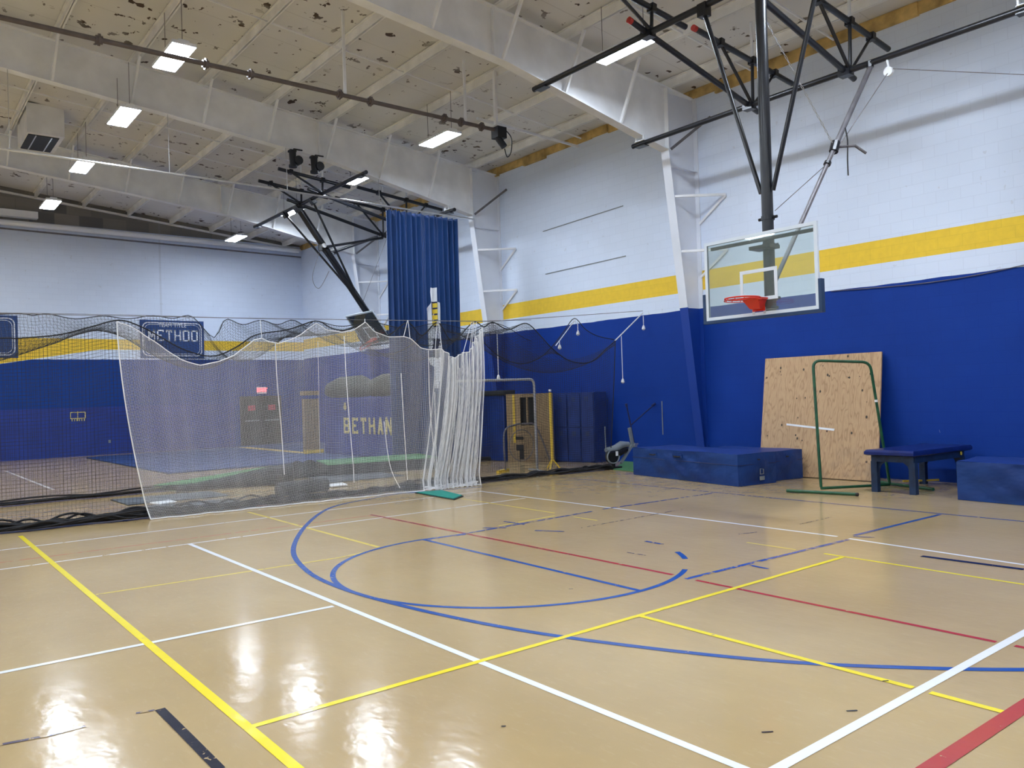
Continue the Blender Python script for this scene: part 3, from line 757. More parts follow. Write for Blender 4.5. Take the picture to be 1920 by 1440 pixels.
with part('edge_rope', 'net_black', CAGE) as m: m.tube([Snear(i / 200, 0) for i in range(201)], .011, 5); m.tube([Snear(1, j / 12) for j in range(13)], .011, 5)
ftop_px = [(-400, 592), (-250, 586), (-100, 592), (33, 588), (60, 592), (88, 589), (140, 598), (194, 592), (240, 598), (285, 592), (325, 597), (361, 593), (400, 634), (421, 599), (455, 609), (490, 600), (520, 609), (547, 600), (575, 612), (592, 601), (640, 612), (700, 604), (760, 616), (820, 606), (880, 618), (930, 606), (1000, 640), (1045, 625), (1077, 598), (1100, 624), (1120, 640)]
ftop = [onY(q[0], q[1], 17.4) for q in ftop_px]
ftop_s = spline(ftop, 5)
def Sfar(u, v):
    T_ = curve_at(ftop_s, u); b = Vector((T_.x, 17.4, .015)); p = T_.lerp(b, v); return p + Vector((0, .04 * math.sin(T_.x * 4 + v * 3), 0))
with part('side_net', 'net_black', CAGE) as m: strands(m, Sfar, frac(int((ftop[-1].x - ftop[0].x) / .06)), frac(58), 110, 10, .0021)
with part('edge_rope', 'net_black', CAGE) as m: m.tube([Sfar(i / 180, 0) for i in range(181)], .009, 5)
XL, XR = ntop[0].x, 13.1
def nearX(x):
    u = (x - ntop[0].x) / NT_L; return curve_at(ntop_s, max(0, min(1, u)))
def farX(x):
    u = (x - ftop[0].x) / (ftop[-1].x - ftop[0].x); return curve_at(ftop_s, max(0, min(1, u)))
def Sroof(u, v):
    x = XL + (XR - XL) * u; a = nearX(x); b = farX(min(x + .1, 13.6)); p = a.lerp(b, v); sag = .42 + .22 * math.sin(x * 1.6); return p - Vector((0, 0, sag * 4 * v * (1 - v)))
with part('roof_net', 'net_black', CAGE) as m: strands(m, Sroof, frac(int((XR - XL) / .07)), frac(52), 110, 10, .0019)
def Send(u, v):
    a = Sroof(1, u); b = Vector((a.x - .1, a.y, .015)); return a.lerp(b, v)
with part('end_net', 'net_black', CAGE) as m: strands(m, Send, frac(66), frac(50), 12, 8, .002)
def clump(m, P, r0, n=10, seed=1):
    q = random.Random(seed)
    for k in range(n):
        pts_ = []
        ox, oy, oz = q.uniform(-r0, r0), q.uniform(-r0, r0), q.uniform(0, r0 * 1.3); fr = q.uniform(.5, 2.2); ph = q.uniform(0, 6)
        L = 0
        for i, p in enumerate(P):
            pts_.append(p + Vector((ox * .3, oy + .03 * math.sin(i * fr * .3 + ph) + q.uniform(-.008, .008), .012 + oz * (.6 + .4 * math.sin(i * .37 * fr + ph)))))
        m.tube(pts_, .017, 5)
with part('net_skirt', 'net_black', CAGE) as m:
    P = [Snear(i / 150, 1) for i in range(151)]; clump(m, P, .08, 14, 3); clump(m, P[:70], .13, 12, 5)
with part('net_skirt', 'net_black', CAGE) as m: clump(m, [Sfar(i / 120, 1) for i in range(121)], .07, 8, 4)
with part('net_pile', 'net_black', CAGE) as m:
    base = [onNear(x, 905, .15) for x in range(752, 852, 5)]
    clump(m, [Vector((p.x, p.y, 0)) for p in base], .13, 16, 9)
pk = spline([onNear(x, y, .9) for x, y in [(905, 640), (935, 668), (975, 682), (1010, 672), (1035, 650), (1057, 622), (1077, 597), (1097, 617), (1120, 630), (1152, 637)]], 5)
ak = spline([onNear(x, y, .02) for x, y in [(905, 616), (955, 620), (985, 608), (1010, 630), (1035, 654), (1065, 677), (1090, 683), (1115, 677), (1140, 654), (1153, 640)]], 5)
with part('roof_net', 'net_black', CAGE) as m: strands(m, lambda u, v: curve_at(pk, u).lerp(curve_at(ak, u), v) - Vector((0, 0, .12 * 4 * v * (1 - v))), frac(60), frac(20), 60, 6, .002)
with part('edge_rope', 'net_black', CAGE) as m: m.tube(pk, .01, 5)
# cables
c1 = [onNear(-260, 582), onX(1205, 583, 14.58)]
solo('net_cable', MB().tube([onNear(-260, 583), onNear(480, 597), onNear(915, 603), onX(1205, 583, 14.58)], .006, 5), 'grey_pipe', 'thin steel cable holding the near side of the nets', 'cable', 'net cables')
solo('net_cable', MB().tube([onY(-300, 582, 17.4), onY(225, 590, 17.4), onY(480, 597.5, 17.4), onY(900, 602, 17.4), Vector((14.58, 17.4, 3.85))], .006, 5), 'grey_pipe', 'thin steel cable holding the far side of the nets', 'cable', 'net cables')
solo('net_cable', MB().tube([onNear(1153, 639), onX(1205, 587, 14.56)], .014, 6), 'rope_white', 'white rope tying the cage corner up to the right wall', 'rope', 'net cables')
solo('net_cable', MB().tube([onNear(1042, 648, .6), onNear(1078, 600, 1.2)], .01, 6), 'rope_white', 'short slanted white rope under the tallest net peak', 'rope', 'net cables')
for k, (x, ya_, yb_, Xp, lab) in enumerate([(1165, 630, 712, 14.0, 'long white pull cord hanging right of the cage corner'), (1206, 592, 612, 14.45, 'short white pull cord at the wall hook'), (1083, 604, 622, 13.2, 'short white cord under the tallest net peak'), (1049, 640, 648, 12.8, 'small white cord knot left of the cage corner'), (932, 622, 705, 11.5, 'long white cord hanging inside the cage beside the white net')]):
    A = onX(x, ya_, Xp); B = onX(x + 1, yb_, Xp); B.x, B.y = A.x, A.y
    P_ = thing('pull_cord', (A.x, A.y, B.z), lab, 'cord', 'white pull cords')
    with part('cord', 'rope_white', P_) as m: m.tube([A, B], .009, 6)
    with part('bulb', 'rope_white', P_, smooth=True) as m: m.tube([B + Vector((0, 0, .03)), B, B - Vector((0, 0, .06)), B - Vector((0, 0, .09))], [.012, .03, .045, .02], 8)
    # cord top ring
# white divider net
WN = thing('white_net', (6.5, 13.4, 0), 'fine white net hanging in front of the black cage and bunched at its right end', 'netting')
OFF = -.22
wt = [(219, 603), (240, 610), (262, 622), (300, 648), (340, 675), (375, 685), (410, 678), (440, 666), (475, 638), (491, 634), (504, 641), (522, 644), (545, 637), (566, 626), (592, 606), (612, 618), (640, 623), (665, 618), (684, 604), (702, 621), (727, 632), (757, 631), (769, 635), (790, 652), (805, 656), (827, 654), (838, 662), (849, 673), (869, 661), (880, 660), (890, 640), (897, 628), (905, 612)]
wty = [(a, b) for a, b in wt]
wby = [(270, 972), (350, 967), (400, 960), (500, 948), (640, 927), (740, 915), (790, 911), (860, 909), (895, 905)]
Sx = .62
def topx(s): return 219 + s / Sx * (815 - 219) if s <= Sx else interp([(.62, 815), (.68, 843), (.77, 854), (.81, 868), (1, 904)], s)
def botx(s): return 280 + s / Sx * (790 - 280) if s <= Sx else interp([(.62, 790), (.68, 812), (.77, 833), (.81, 842), (1, 893)], s)
CACHE = {}
def Swhite(s, v):
    key = round(s, 5)
    if key not in CACHE:
        tx = topx(s); bx_ = botx(s)
        A = onNear(tx, interp(wty, tx), OFF); B = onNear(bx_, interp(wby, bx_), OFF); CACHE[key] = (A, B)
    A, B = CACHE[key]
    h = v ** 1.6
    p = Vector((A.x + (B.x - A.x) * h, A.y + (B.y - A.y) * h, A.z + (.012 - A.z) * v))
    if s > Sx - .04:
        k = min(1, (s - Sx + .04) / .1); am = .13 * k * (.35 + .65 * min(1, v * 3)) * (1 - .3 * v)
        ph = (s - Sx) * 2 * PI * 31
        p += Vector((.03 * k * math.sin(ph * 2 + 1) * (.4 + .6 * v), am * math.sin(ph + .5 * math.sin(v * 4 + s * 30)), 0))
    p += Vector((0, .035 * math.sin(s * 60) * v + .02 * math.sin(s * 140 + v * 2), 0))
    if v > .93: p.y -= (v - .93) * 2.2 * .6
    return p
us = [Sx * i / 236 for i in range(236)] + [Sx + (1 - Sx) * i / 320 for i in range(321)]
with part('net', 'net_white', WN) as m:
    for u in us: m.tube([Swhite(u, j / 16) for j in range(17)], .0015 if u < Sx else .0023, 3, caps=False)
    hu = [Sx * i / 120 for i in range(120)] + [Sx + (1 - Sx) * i / 260 for i in range(261)]
    for j in range(129): m.tube([Swhite(u, j / 128) for u in hu], .0015, 3, caps=False)
with part('edge_rope', 'net_white', WN) as m:
    m.tube([Swhite(i / 300, 0) for i in range(301)], .008, 5); m.tube([Swhite(0, j / 24) for j in range(25)], .009, 5); m.tube([Swhite(1, j / 24) for j in range(25)], .008, 5)
    P = [Swhite(i / 260, 1) for i in range(261)]; m.tube(P, .012, 5)
for tab in ([(516, 643), (520, 720), (527, 800), (533, 890)], [(645, 630), (650, 720), (656, 800), (662, 870), (664, 905)], [(720, 790), (727, 850), (735, 885), (750, 915)], [(752, 700), (757, 790), (764, 900)],
            [(803, 657), (806, 760), (813, 840), (818, 905)], [(815, 735), (817, 820), (819, 895)], [(862, 690), (860, 780), (850, 850), (836, 905)], [(850, 674), (846, 780), (835, 860), (822, 905)], [(596, 640), (598, 760), (600, 850)], [(896, 640), (898, 760), (896, 850), (888, 905)]):
    with part('net_cord', 'net_white', WN) as m: m.tube(spline([onNear(x, y, OFF - .03) for x, y in tab], 5), .0075 if tab[0][0] not in (596, 240, 380) else .004, 5)
with part('net_pile', 'net_white', WN) as m:
    base = [onNear(x, 908, OFF - .02) for x in range(800, 893, 4)]; clump(m, [Vector((p.x, p.y, 0)) for p in base], .05, 10, 21)
hang = [((757, 631), (764, 601)), ((769, 635), (765, 601)), ((816, 655), (820, 602)), ((829, 656), (822, 602)), ((869, 660), (884, 604)), ((880, 660), (887, 604)), ((884, 655), (889, 604)), ((889, 645), (893, 604)), ((684, 604), (684, 598)), ((491, 634), (488, 600))]
for a, b in hang:
    with part('tie_string', 'rope_white', WN) as m: m.tube([onNear(*a, OFF), onNear(*b, OFF + .15)], .006, 5)

# ---------------------------------------------------------------- things on the right
def slab(name, b4, z0, z1, mat, label, cat, group=None, top=None, smooth=False):
    c = sum((Vector((p[0], p[1], 0)) for p in b4), Vector()) / 4
    return c
def xyz(p, z): return Vector((p[0], p[1], z))
def crash_mat(label, P, h, seam=True, handles=(), logo=False, group='blue crash mats'):
    """P: four floor corners, counter clockwise"""
    P = [Vector((p[0], p[1], 0)) for p in P]; c = sum(P, Vector()) / 4
    Th = thing('crash_mat', (c.x, c.y, 0), label, 'gym mat', group)
    def Q(i, t, z, out=0.0):
        a = P[i]; b = P[(i + 1) % 4]; d = (b - a).normalized(); n = Vector((d.y, -d.x, 0)); return a.lerp(b, t) + n * out + Vector((0, 0, z))
    for i in range(4):
        L = (P[(i + 1) % 4] - P[i]).length; nu = max(4, int(L / .06)); rr = random.Random(i * 7 + int(L * 10))
        ph = [rr.uniform(0, 6) for _ in range(6)]
        def f(u, v, i=i, L=L, ph=ph):
            e = 4 * u * (1 - u); x = u * L
            w_ = .014 * math.sin(x * 3.1 + ph[0] + v * 4) + .010 * math.sin(x * 7 + ph[1] - v * 6) + .008 * math.sin(x * 13 + ph[2] + v * 9)
            return Q(i, u, .004 + v * (h - .004), e * (w_ * min(1, 6 * v * (1 - v) + .1) + .012 * math.sin(PI * v)))
        with part('side', 'vinyl_blue', Th, smooth=True) as m: m.grid(f, nu, 12)
        if seam:
            with part('seam', 'emblem_navy', Th) as m: m.tube([Q(i, t / 20, h * .66, .014) for t in range(21)], .006, 5)
    with part('top', 'vinyl_top', Th, smooth=True) as m:
        def g(u, v):
            a = P[0].lerp(P[1], u); b = P[3].lerp(P[2], u); p = a.lerp(b, v); return p + Vector((0, 0, h + .02 * (16 * u * (1 - u) * v * (1 - v)) ** .5 + .006 * math.sin(u * 9 + v * 5)))
        m.grid(g, 24, 14)
    for (i, t) in handles:
        with part('handle', 'dark', Th, smooth=True) as m:
            m.tube([Q(i, t - .035, h * .82, .012), Q(i, t - .02, h * .8, .03), Q(i, t + .02, h * .8, .03), Q(i, t + .035, h * .82, .012)], .012, 6)
        with part('handle_patch', 'vinyl_blue', Th) as m:
            m.bar(Q(i, t - .045, h * .82, .016), Q(i, t + .045, h * .82, .016), .012, .07)
    if logo:
        with part('printed_mark', 'grey_plastic', Th) as m:
            i = logo[0]; t = logo[1]
            m.bar(Q(i, t - .05, h * .50, .018), Q(i, t + .05, h * .50, .018), .004, .012); m.bar(Q(i, t - .05, h * .33, .018), Q(i, t + .05, h * .33, .018), .004, .012)
            m.bar(Q(i, t - .05, h * .415, .018), Q(i, t - .03, h * .415, .018), .004, .1); m.bar(Q(i, t + .035, h * .415, .018), Q(i, t + .055, h * .415, .018), .004, .1)
            m.bar(Q(i, t - .06, h * .2, .018), Q(i, t + .07, h * .2, .018), .004, .07)
    return Th
crash_mat('large blue crash mat, front one of the two left of the plywood', [(12.9, 8.56), (13.5, 11.5), (12.46, 11.68), (11.97, 8.71)], .57, True, [(2, .22), (2, .47), (3, .52)], (3, .6))
crash_mat('blue crash mat pushed behind the bigger one, ending at the plywood', [(13.84, 8.60), (13.87, 10.4), (13.29, 10.45), (12.97, 8.72)], .55, True, [(3, .5)])
crash_mat('blue crash mat at the right edge of the view beside the bench', [(13.7, 3.2), (13.45, 5.35), (12.53, 5.26), (12.35, 3.1)], .57, False)
# plywood sheet leaning on the wall
PB = thing('plywood_board', (14.0, 8.4, 0), 'big plywood sheet with white tape leaning on the blue wall', 'plywood board')
c4 = [Vector((13.93, 9.60, .005)), Vector((13.99, 7.20, .005)), Vector((14.54, 7.32, 2.33)), Vector((14.48, 9.74, 2.33))]
nrm = (c4[1] - c4[0]).cross(c4[3] - c4[0]).normalized()
if nrm.x > 0: nrm = -nrm
with part('sheet', 'plywood', PB) as m: m.prism([c4[0], c4[1], c4[2], c4[3]], nrm * .038)
def onply(x, y, off=.002):
    d = ray(x, y); return CAM + d * ((c4[0] + nrm * .038 - CAM).dot(nrm) / d.dot(nrm)) + nrm * off
with part('white_tape', 'tape_white', PB) as m: m.prism([onply(1475, 794), onply(1475, 797.5), onply(1564, 808), onply(1565, 804)], nrm * .004)
for q in [(1464, 690), (1463, 697), (1543, 686), (1552, 703), (1555, 705), (1591, 708), (1593, 708), (1612, 706), (1632, 701), (1635, 707), (1538, 734), (1617, 732), (1494, 747), (1510, 746), (1496, 783), (1466, 797), (1492, 816), (1495, 822), (1504, 826), (1439, 817), (1597, 812), (1625, 782), (1507, 693), (1590, 668)]:
    P = onply(*q); 
    with part('knot', 'wood_dark', PB) as m:
        r = rnd.uniform(.008, .02); t1 = (c4[1] - c4[0]).normalized(); t2 = (c4[3] - c4[0]).normalized()
        m.prism([P + t1 * r * math.cos(a_ * PI / 4) + t2 * r * 1.5 * math.sin(a_ * PI / 4) for a_ in range(8)], nrm * .002)
# green tube rebounder frame
GF = thing('tube_stand', (12.6, 7.3, 0), 'green tube frame standing on the floor in front of the plywood', 'metal frame')
with part('upright', 'green_tube', GF, smooth=True) as m:
    b0 = Vector((12.34, 7.34, .06)); t0 = onY(1524, 682, 7.34); t0.x = 12.5; t0 = onX(1524, 676, 12.52); t1_ = onX(1630, 679, 12.95); b1 = Vector((13.42, 6.72, .06)); t1_ = onX(1631, 679, 13.25)
    m.tube(roundpath([b0, t0, t1_, b1], .14, 6), .024, 10)
with part('foot', 'green_tube', GF, smooth=True) as m: m.tube([fl(1475, 920, .03), fl(1608, 927, .03)], .026, 10)
with part('foot', 'green_tube', GF, smooth=True) as m: m.tube([Vector((13.75, 7.05, .03)), Vector((13.3, 5.95, .03))], .026, 10)
with part('base_bar', 'green_tube', GF, smooth=True) as m: m.tube([b0 - Vector((0, 0, .02)), b1 - Vector((0, 0, .02))], .024, 10)
with part('end_cap', 'dark', GF, smooth=True) as m: m.tube([fl(1605, 927, .03), fl(1609, 927.3, .03)], .028, 10)
with part('joint', 'tape_white', GF) as m: P = t1_.lerp(b1, .32); m.tube([P + Vector((0, 0, .02)), P - Vector((0, 0, .02))], .027, 8)
# treatment bench
BT = thing('padded_bench', (13.3, 6.1, 0), 'dark blue treatment table with padded top and square legs', 'bench')
u1 = Vector((-.02, -.72, 0)); u2 = Vector((1.55, -.12, 0)); o0 = Vector((12.68, 6.66, 0))
def BQ(a, b, z): return o0 + u1 * a + u2 * b + Vector((0, 0, z))
with part('padded_top', 'table_top', BT, smooth=True) as m:
    ring = []
    def pt(u, v): return BQ(-.06 + u * 1.12, -.06 + v * 1.16, 0)
    for (z, ins) in ((.595, .03), (.615, .0), (.655, .0), (.685, .02), (.69, .06)):
        ring.append([pt(ins, ins) + Vector((0, 0, z)), pt(1 - ins, ins) + Vector((0, 0, z)), pt(1 - ins, 1 - ins) + Vector((0, 0, z)), pt(ins, 1 - ins) + Vector((0, 0, z))])
    fs = [(3, 2, 1, 0)]
    for k in range(4):
        for i in range(4): fs.append((k * 4 + i, k * 4 + (i + 1) % 4, k * 4 + 4 + (i + 1) % 4, k * 4 + 4 + i))
    fs.append((16, 17, 18, 19)); m.add([p for r in ring for p in r], fs)
with part('apron', 'table_leg', BT) as m:
    for (a, b, c, d) in (((.02, .02), (.98, .02), .04, .1), ((.02, .98), (.98, .98), .04, .1), ((.03, .02), (.03, .98), .04, .1), ((.97, .02), (.97, .98), .04, .1)):
        m.bar(BQ(a[0], a[1], .545), BQ(b[0], b[1], .545), c, d)
for a, b in ((.07, .04), (.93, .04), (.07, .96), (.93, .96)):
    with part('leg', 'table_leg', BT) as m:
        p = BQ(a, b, 0); m.box((p.x - .05, p.y - .05, 0), (p.x + .05, p.y + .05, .5))
    with part('corner_brace', 'table_leg', BT) as m:
        s = 1 if a < .5 else -1; p = BQ(a + s * .06, b, .5); q = BQ(a + s * .24, b, .5); r = BQ(a + s * .06, b, .3)
        m.prism([p, q, BQ(a + s * .13, b, .44), r], (.03, 0, 0))
with part('sticker', 'emblem_yellow', BT) as m: P = BQ(1.01, .9, .56); m.tube([P, P + Vector((0, -.01, 0))], .03, 12)
solo('wooden_strip', MB().bar((13.95, 6.75, .05), (14.3, 6.3, .07), .05, .03), 'yellow_paint', 'short yellowish strip lying on the floor under the bench', 'strip')
# exercise machine by the wall
EM = thing('exercise_machine', (13.4, 12.9, 0), 'folded grey and black exercise machine with two crossing dark rods', 'exercise machine')
def at(x, y): return onY(x, y, 12.9)
with part('flywheel', 'dark', EM, smooth=True) as m: m.tube([at(1147, 856) + Vector((0, -.06, 0)), at(1147, 856) + Vector((0, .06, 0))], .15, 20)
with part('wheel_ring', 'grey_plastic', EM, smooth=True) as m: m.tube([at(1147, 856) + Vector((.19 * math.cos(a_ * PI / 12), -.05, .15 * math.sin(a_ * PI / 12))) for a_ in range(24)], .018, 6, closed=True)
with part('body_shell', 'grey_plastic', EM, smooth=True) as m: m.tube([at(1136, 844), at(1152, 842), at(1165, 834), at(1178, 833)], [.05, .085, .09, .06], 10)
with part('body_shell', 'dark', EM, smooth=True) as m: m.tube([at(1140, 850), at(1160, 848), at(1174, 842)], [.08, .1, .07], 10)
with part('label_plate', 'tape_white', EM) as m: P = at(1149, 850); m.box((P.x - .03, P.y - .14, P.z - .05), (P.x + .03, P.y - .12, P.z + .05))
with part('seat_rail', 'grey_plastic', EM) as m: m.bar(at(1188, 830), at(1164, 868), .05, .06)
with part('post', 'grey_plastic', EM) as m: m.bar(at(1180, 802), at(1186, 834), .05, .07)
with part('crank_hub', 'silver', EM, smooth=True) as m: P = at(1189, 835); m.tube([P + Vector((0, -.06, 0)), P + Vector((0, .04, 0))], .05, 10); m.bar(P, at(1196, 832), .03, .03)
with part('handle_rod', 'emblem_navy', EM, smooth=True) as m: m.tube([at(1190, 838), at(1183, 800), at(1175, 760)], .017, 8); m.tube([at(1175, 762), at(1174, 757)], .03, 8)
with part('handle_rod', 'emblem_navy', EM, smooth=True) as m: m.tube([at(1183, 797), at(1225, 760)], .016, 8); m.tube([at(1223, 761), at(1228, 757)], .03, 8)
with part('thin_post', 'grey_plastic', EM, smooth=True) as m: m.tube([at(1134, 800), at(1136, 846)], .012, 6)
with part('stand', 'dark', EM) as m: P = at(1150, 870); m.box((P.x - .2, P.y - .08, 0), (P.x + .2, P.y + .08, .05)); m.box((P.x - .03, P.y - .03, 0), (P.x + .03, P.y + .03, .2))
q4 = [fl(1150, 881), fl(1188, 885), fl(1188, 862), fl(1176, 862)]
m = MB(); m.prism([p + Vector((0, 0, .004)) for p in q4], (0, 0, .012)); solo('turf_mat', m, 'green_turf', 'small green turf mat on the floor left of the crash mat', 'mat')
m = MB(); m.prism([Vector((13.2, 12.1, .02)), Vector((13.75, 12.35, .02)), Vector((13.8, 12.2, .42)), ], (.02, -.02, 0)); 
solo('slanted_board', m, 'green_dark', 'dark green slanted panel between the machine and the crash mat', 'panel')
# green hitting mat on the court
gp = [fl(778, 925), fl(852, 938), fl(869, 931), fl(828, 921)]
HM = thing('hitting_mat', (gp[0] + gp[2]) / 2, 'thin teal green mat lying alone on the court near the white net', 'mat')
HM.location.z = 0
with part('rubber_base', 'black_mat', HM) as m: m.prism([Vector((p.x, p.y, .002)) for p in gp], (0, 0, .012))
gc = sum((Vector(p) for p in gp), Vector()) / 4
with part('turf_top', 'green_mat', HM) as m: m.prism([Vector((gc.x + (p.x - gc.x) * .93, gc.y + (p.y - gc.y) * .93, .014)) for p in gp], (0, 0, .012))

# ---------------------------------------------------------------- inside and behind the cage
def floor_mat(name, px, h, mat, label, cat, lift=.003):
    P = [fl(*q) for q in px]; m = MB(); m.prism([Vector((p.x, p.y, lift)) for p in P], (0, 0, h)); return solo(name, m, mat, label, cat)
WM = thing('wrestling_mat', (10, 27, 0), 'wide dark blue wrestling mat on the floor by the back wall', 'mat')
with part('mat_sheet', 'mat_floor_blue', WM) as m: m.prism([Vector(p) for p in ((5.75, 31.2, .003), (5.85, 21.6, .003), (11.0, 21.6, .003), (14.4, 24.5, .003), (14.4, 32.2, .003))], (0, 0, .03))
with part('yellow_band', 'yellow_paint', WM) as m: m.box((11.0, 24.9, .034), (11.35, 31.0, .038))
floor_mat('batting_mat', [(207, 938), (240, 948), (432, 930), (395, 922)], .015, 'grey_mat', 'dark grey batting mat lying in the cage, rear one at left', 'mat')
floor_mat('batting_mat', [(250, 953), (290, 967), (480, 950), (430, 936)], .015, 'grey_mat', 'dark grey batting mat lying in the cage, front one at left', 'mat')
floor_mat('batting_mat', [(560, 893), (620, 906), (760, 893), (680, 882)], .015, 'grey_mat', 'dark grey batting mat lying in the middle of the cage', 'mat')
for px, lab in (([(281, 946), (300, 949), (332, 944), (318, 941)], 'white home plate between the two left batting mats'), ([(612, 911), (622, 915), (652, 912), (642, 908)], 'white home plate in the middle of the cage')):
    P = [fl(*q) for q in px]; m = MB(); m.prism([Vector((p.x, p.y, .02)) for p in P], (0, 0, .02)); solo('home_plate', m, 'white_plastic', lab, 'home plate', 'home plates')
GT = thing('turf_strip', (6, 19, 0), 'long green turf strip behind the cage with a dark rolled front edge', 'turf')
with part('turf', 'green_turf', GT) as m: m.prism([Vector((p.x, p.y, .003)) for p in (fl(288, 912), fl(330, 919), fl(540, 892), fl(548, 872), fl(480, 880))], (0, 0, .03))
with part('dark_edge', 'black_mat', GT, smooth=True) as m: m.tube([fl(330, 918, .06), fl(430, 904, .12), fl(500, 894, .18), fl(550, 888, .22)], [.06, .13, .2, .24], 8)
PF = thing('mound_platform', (10, 17.2, 0), 'low dark platform with a green turf top behind the white net', 'platform')
pb = [fl(616, 894), fl(822, 878), fl(822, 878) + Vector((.4, 1.5, 0)), fl(616, 894) + Vector((.4, 1.5, 0))]
with part('platform_side', 'black_mat', PF) as m: m.prism([Vector((p.x, p.y, .0)) for p in pb], (0, 0, .26))
with part('turf_top', 'green_turf', PF) as m: m.prism([Vector((p.x, p.y, .262)) for p in pb], (0, 0, .02))
m = MB(); m.tube([fl(520, 918, .13), fl(612, 908, .13)], .13, 14); solo('mat_roll', m, 'black_mat', 'dark rolled mat lying on the cage floor left of the home plate', 'mat roll', 'dark mat rolls', True)
m = MB(); m.tube([fl(535, 882, .12), fl(558, 880, .2), fl(580, 878, .2), fl(596, 877, .1)], [.08, .2, .2, .08], 14); solo('mat_roll', m, 'black_mat', 'dark rounded heap behind the cage near the wooden cabinet', 'mat roll', 'dark mat rolls', True)
# lettered mat wall
LP = thing('lettered_mat_wall', (11.7, 22.2, 0), 'upright blue mat with gold BETHANY lettering seen through the white net', 'mat')
with part('mat_body', 'wall_pad', LP) as m: m.box((11.5, 19.6, .036), (11.9, 24.4, 1.8), .03)
STK = {'B': [('I', 0), ('h', 0, 1), ('h', .5, 1), ('h', 1, 1), ('i', 1)], 'E': [('I', 0), ('h', 0, 1), ('h', .5, .7), ('h', 1, 1), ('t', 0), ('t', 1)], 'T': [('I', .5), ('h', 1, 1), ('t2', 0)],
       'H': [('I', 0), ('I', 1), ('h', .5, 1), ('f', 0)], 'A': [('A', 0)], 'N': [('I', 0), ('I', 1), ('D', 0), ('f', 0)], 'Y': [('Y', 0)],
       'M': [('I', 0), ('I', 1), ('V', 0), ('f', 0)], 'O': [('I', 0), ('I', 1), ('h', 0, 1), ('h', 1, 1)], 'D': [('I', 0), ('I', 1), ('h', 0, 1), ('h', 1, 1)], 'P': [('I', 0), ('h', 1, 1), ('h', .5, 1), ('j', 1)]}
def letter(m, ch, P, ux, uz, w_, h_, t, dep):
    """slab serif letter; P lower left, ux along the word, uz up"""
    ux = Vector(ux); uz = Vector(uz); n = ux.cross(uz)
    def bar(a, b, th):
        A = P + ux * a[0] * w_ + uz * a[1] * h_; B = P + ux * b[0] * w_ + uz * b[1] * h_
        m.bar(A, B, th, dep, up=tuple(n)) if True else None
    s = t / 2 / h_; q = t / 2 / w_
    def serif(x, y): bar((x - .16, y), (x + .16, y), t * .8)
    for st in STK[ch]:
        k = st[0]
        if k == 'I': bar((st[1], 0), (st[1], 1), t); serif(st[1], s); serif(st[1], 1 - s)
        elif k == 'h': y_ = min(max(st[1], s), 1 - s); bar((0, y_), (st[2], y_), t * .9)
        elif k == 'i': bar((.95, .08), (.95, .42), t); bar((.95, .58), (.95, .92), t)
        elif k == 'j': bar((.95, .55), (.95, .92), t)
        elif k == 't': bar((1, st[1] and .78 or 0), (1, st[1] and 1 or .22), t * .8)
        elif k == 't2': bar((.03, .76), (.03, 1), t * .8); bar((.97, .76), (.97, 1), t * .8)
        elif k == 'A': bar((.08, 0), (.5, 1), t); bar((.92, 0), (.5, 1), t); bar((.25, .32), (.75, .32), t * .8); serif(.08, s); serif(.92, s)
        elif k == 'D': bar((0, 1), (1, 0), t)
        elif k == 'V': bar((0, 1), (.5, .3), t); bar((1, 1), (.5, .3), t)
        elif k == 'Y': bar((.05, 1), (.5, .45), t); bar((.95, 1), (.5, .45), t); bar((.5, 0), (.5, .45), t); serif(.5, s); serif(.05, 1 - s); serif(.95, 1 - s)
for k, ch in enumerate('BETHANY'):
    A = onX(646.5 + 15.7 * k, 812.5 + .5 * k, 11.49); Bt = onX(646.5 + 15.7 * k, 783, 11.49); R_ = onX(654.5 + 15.9 * k, 812, 11.49)
    with part('letter', 'letter_gold', LP) as m: letter(m, ch, A, (0, -1, 0), (0, 0, 1), abs(R_.y - A.y), Bt.z - A.z, .085, .012)
with part('small_mark', 'letter_gold', LP) as m:
    A = onX(644, 762, 11.49); m.bar(A, A + Vector((0, -.22, 0)), .012, .03); m.bar(A + Vector((0, -.07, -.12)), A + Vector((0, -.07, .12)), .012, .03); m.bar(A + Vector((0, -.15, -.12)), A + Vector((0, -.15, .12)), .012, .03); m.bar(A + Vector((0, 0, -.05)), A + Vector((0, -.22, -.05)), .012, .03)
for (ya_, yb_, xo, lab) in ((24.35, 21.75, .0, 'dark rolled mat on top of the lettered mat, left roll'), (21.7, 19.5, .06, 'dark rolled mat on top of the lettered mat, right roll')):
    m = MB(); m.tube([(11.62 + xo, ya_, 1.98), (11.64 + xo, ya_ - .3, 2.08), (11.68 + xo, ya_ - .9, 2.15), (11.74 + xo, yb_ + .5, 2.16), (11.8 + xo, yb_ + .15, 2.08), (11.82 + xo, yb_, 1.98)], [.1, .26, .33, .34, .26, .1], 18)
    solo('mat_roll', m, 'olive_roll', lab, 'mat roll', 'dark mat rolls', True)
WC = thing('wooden_post', (11.2, 24.9, 0), 'pale wooden panel standing left of the lettered mat', 'wood panel')
with part('panel', 'plywood_dull', WC) as m: m.box((10.98, 24.75, .04), (11.5, 24.95, 1.82))
with part('cap', 'plywood_dull', WC) as m: m.box((10.95, 24.7, 1.94), (11.5, 25.0, 2.08))
with part('base_board', 'yellow_paint', WC) as m: m.box((10.9, 24.6, .04), (11.55, 24.72, .16))
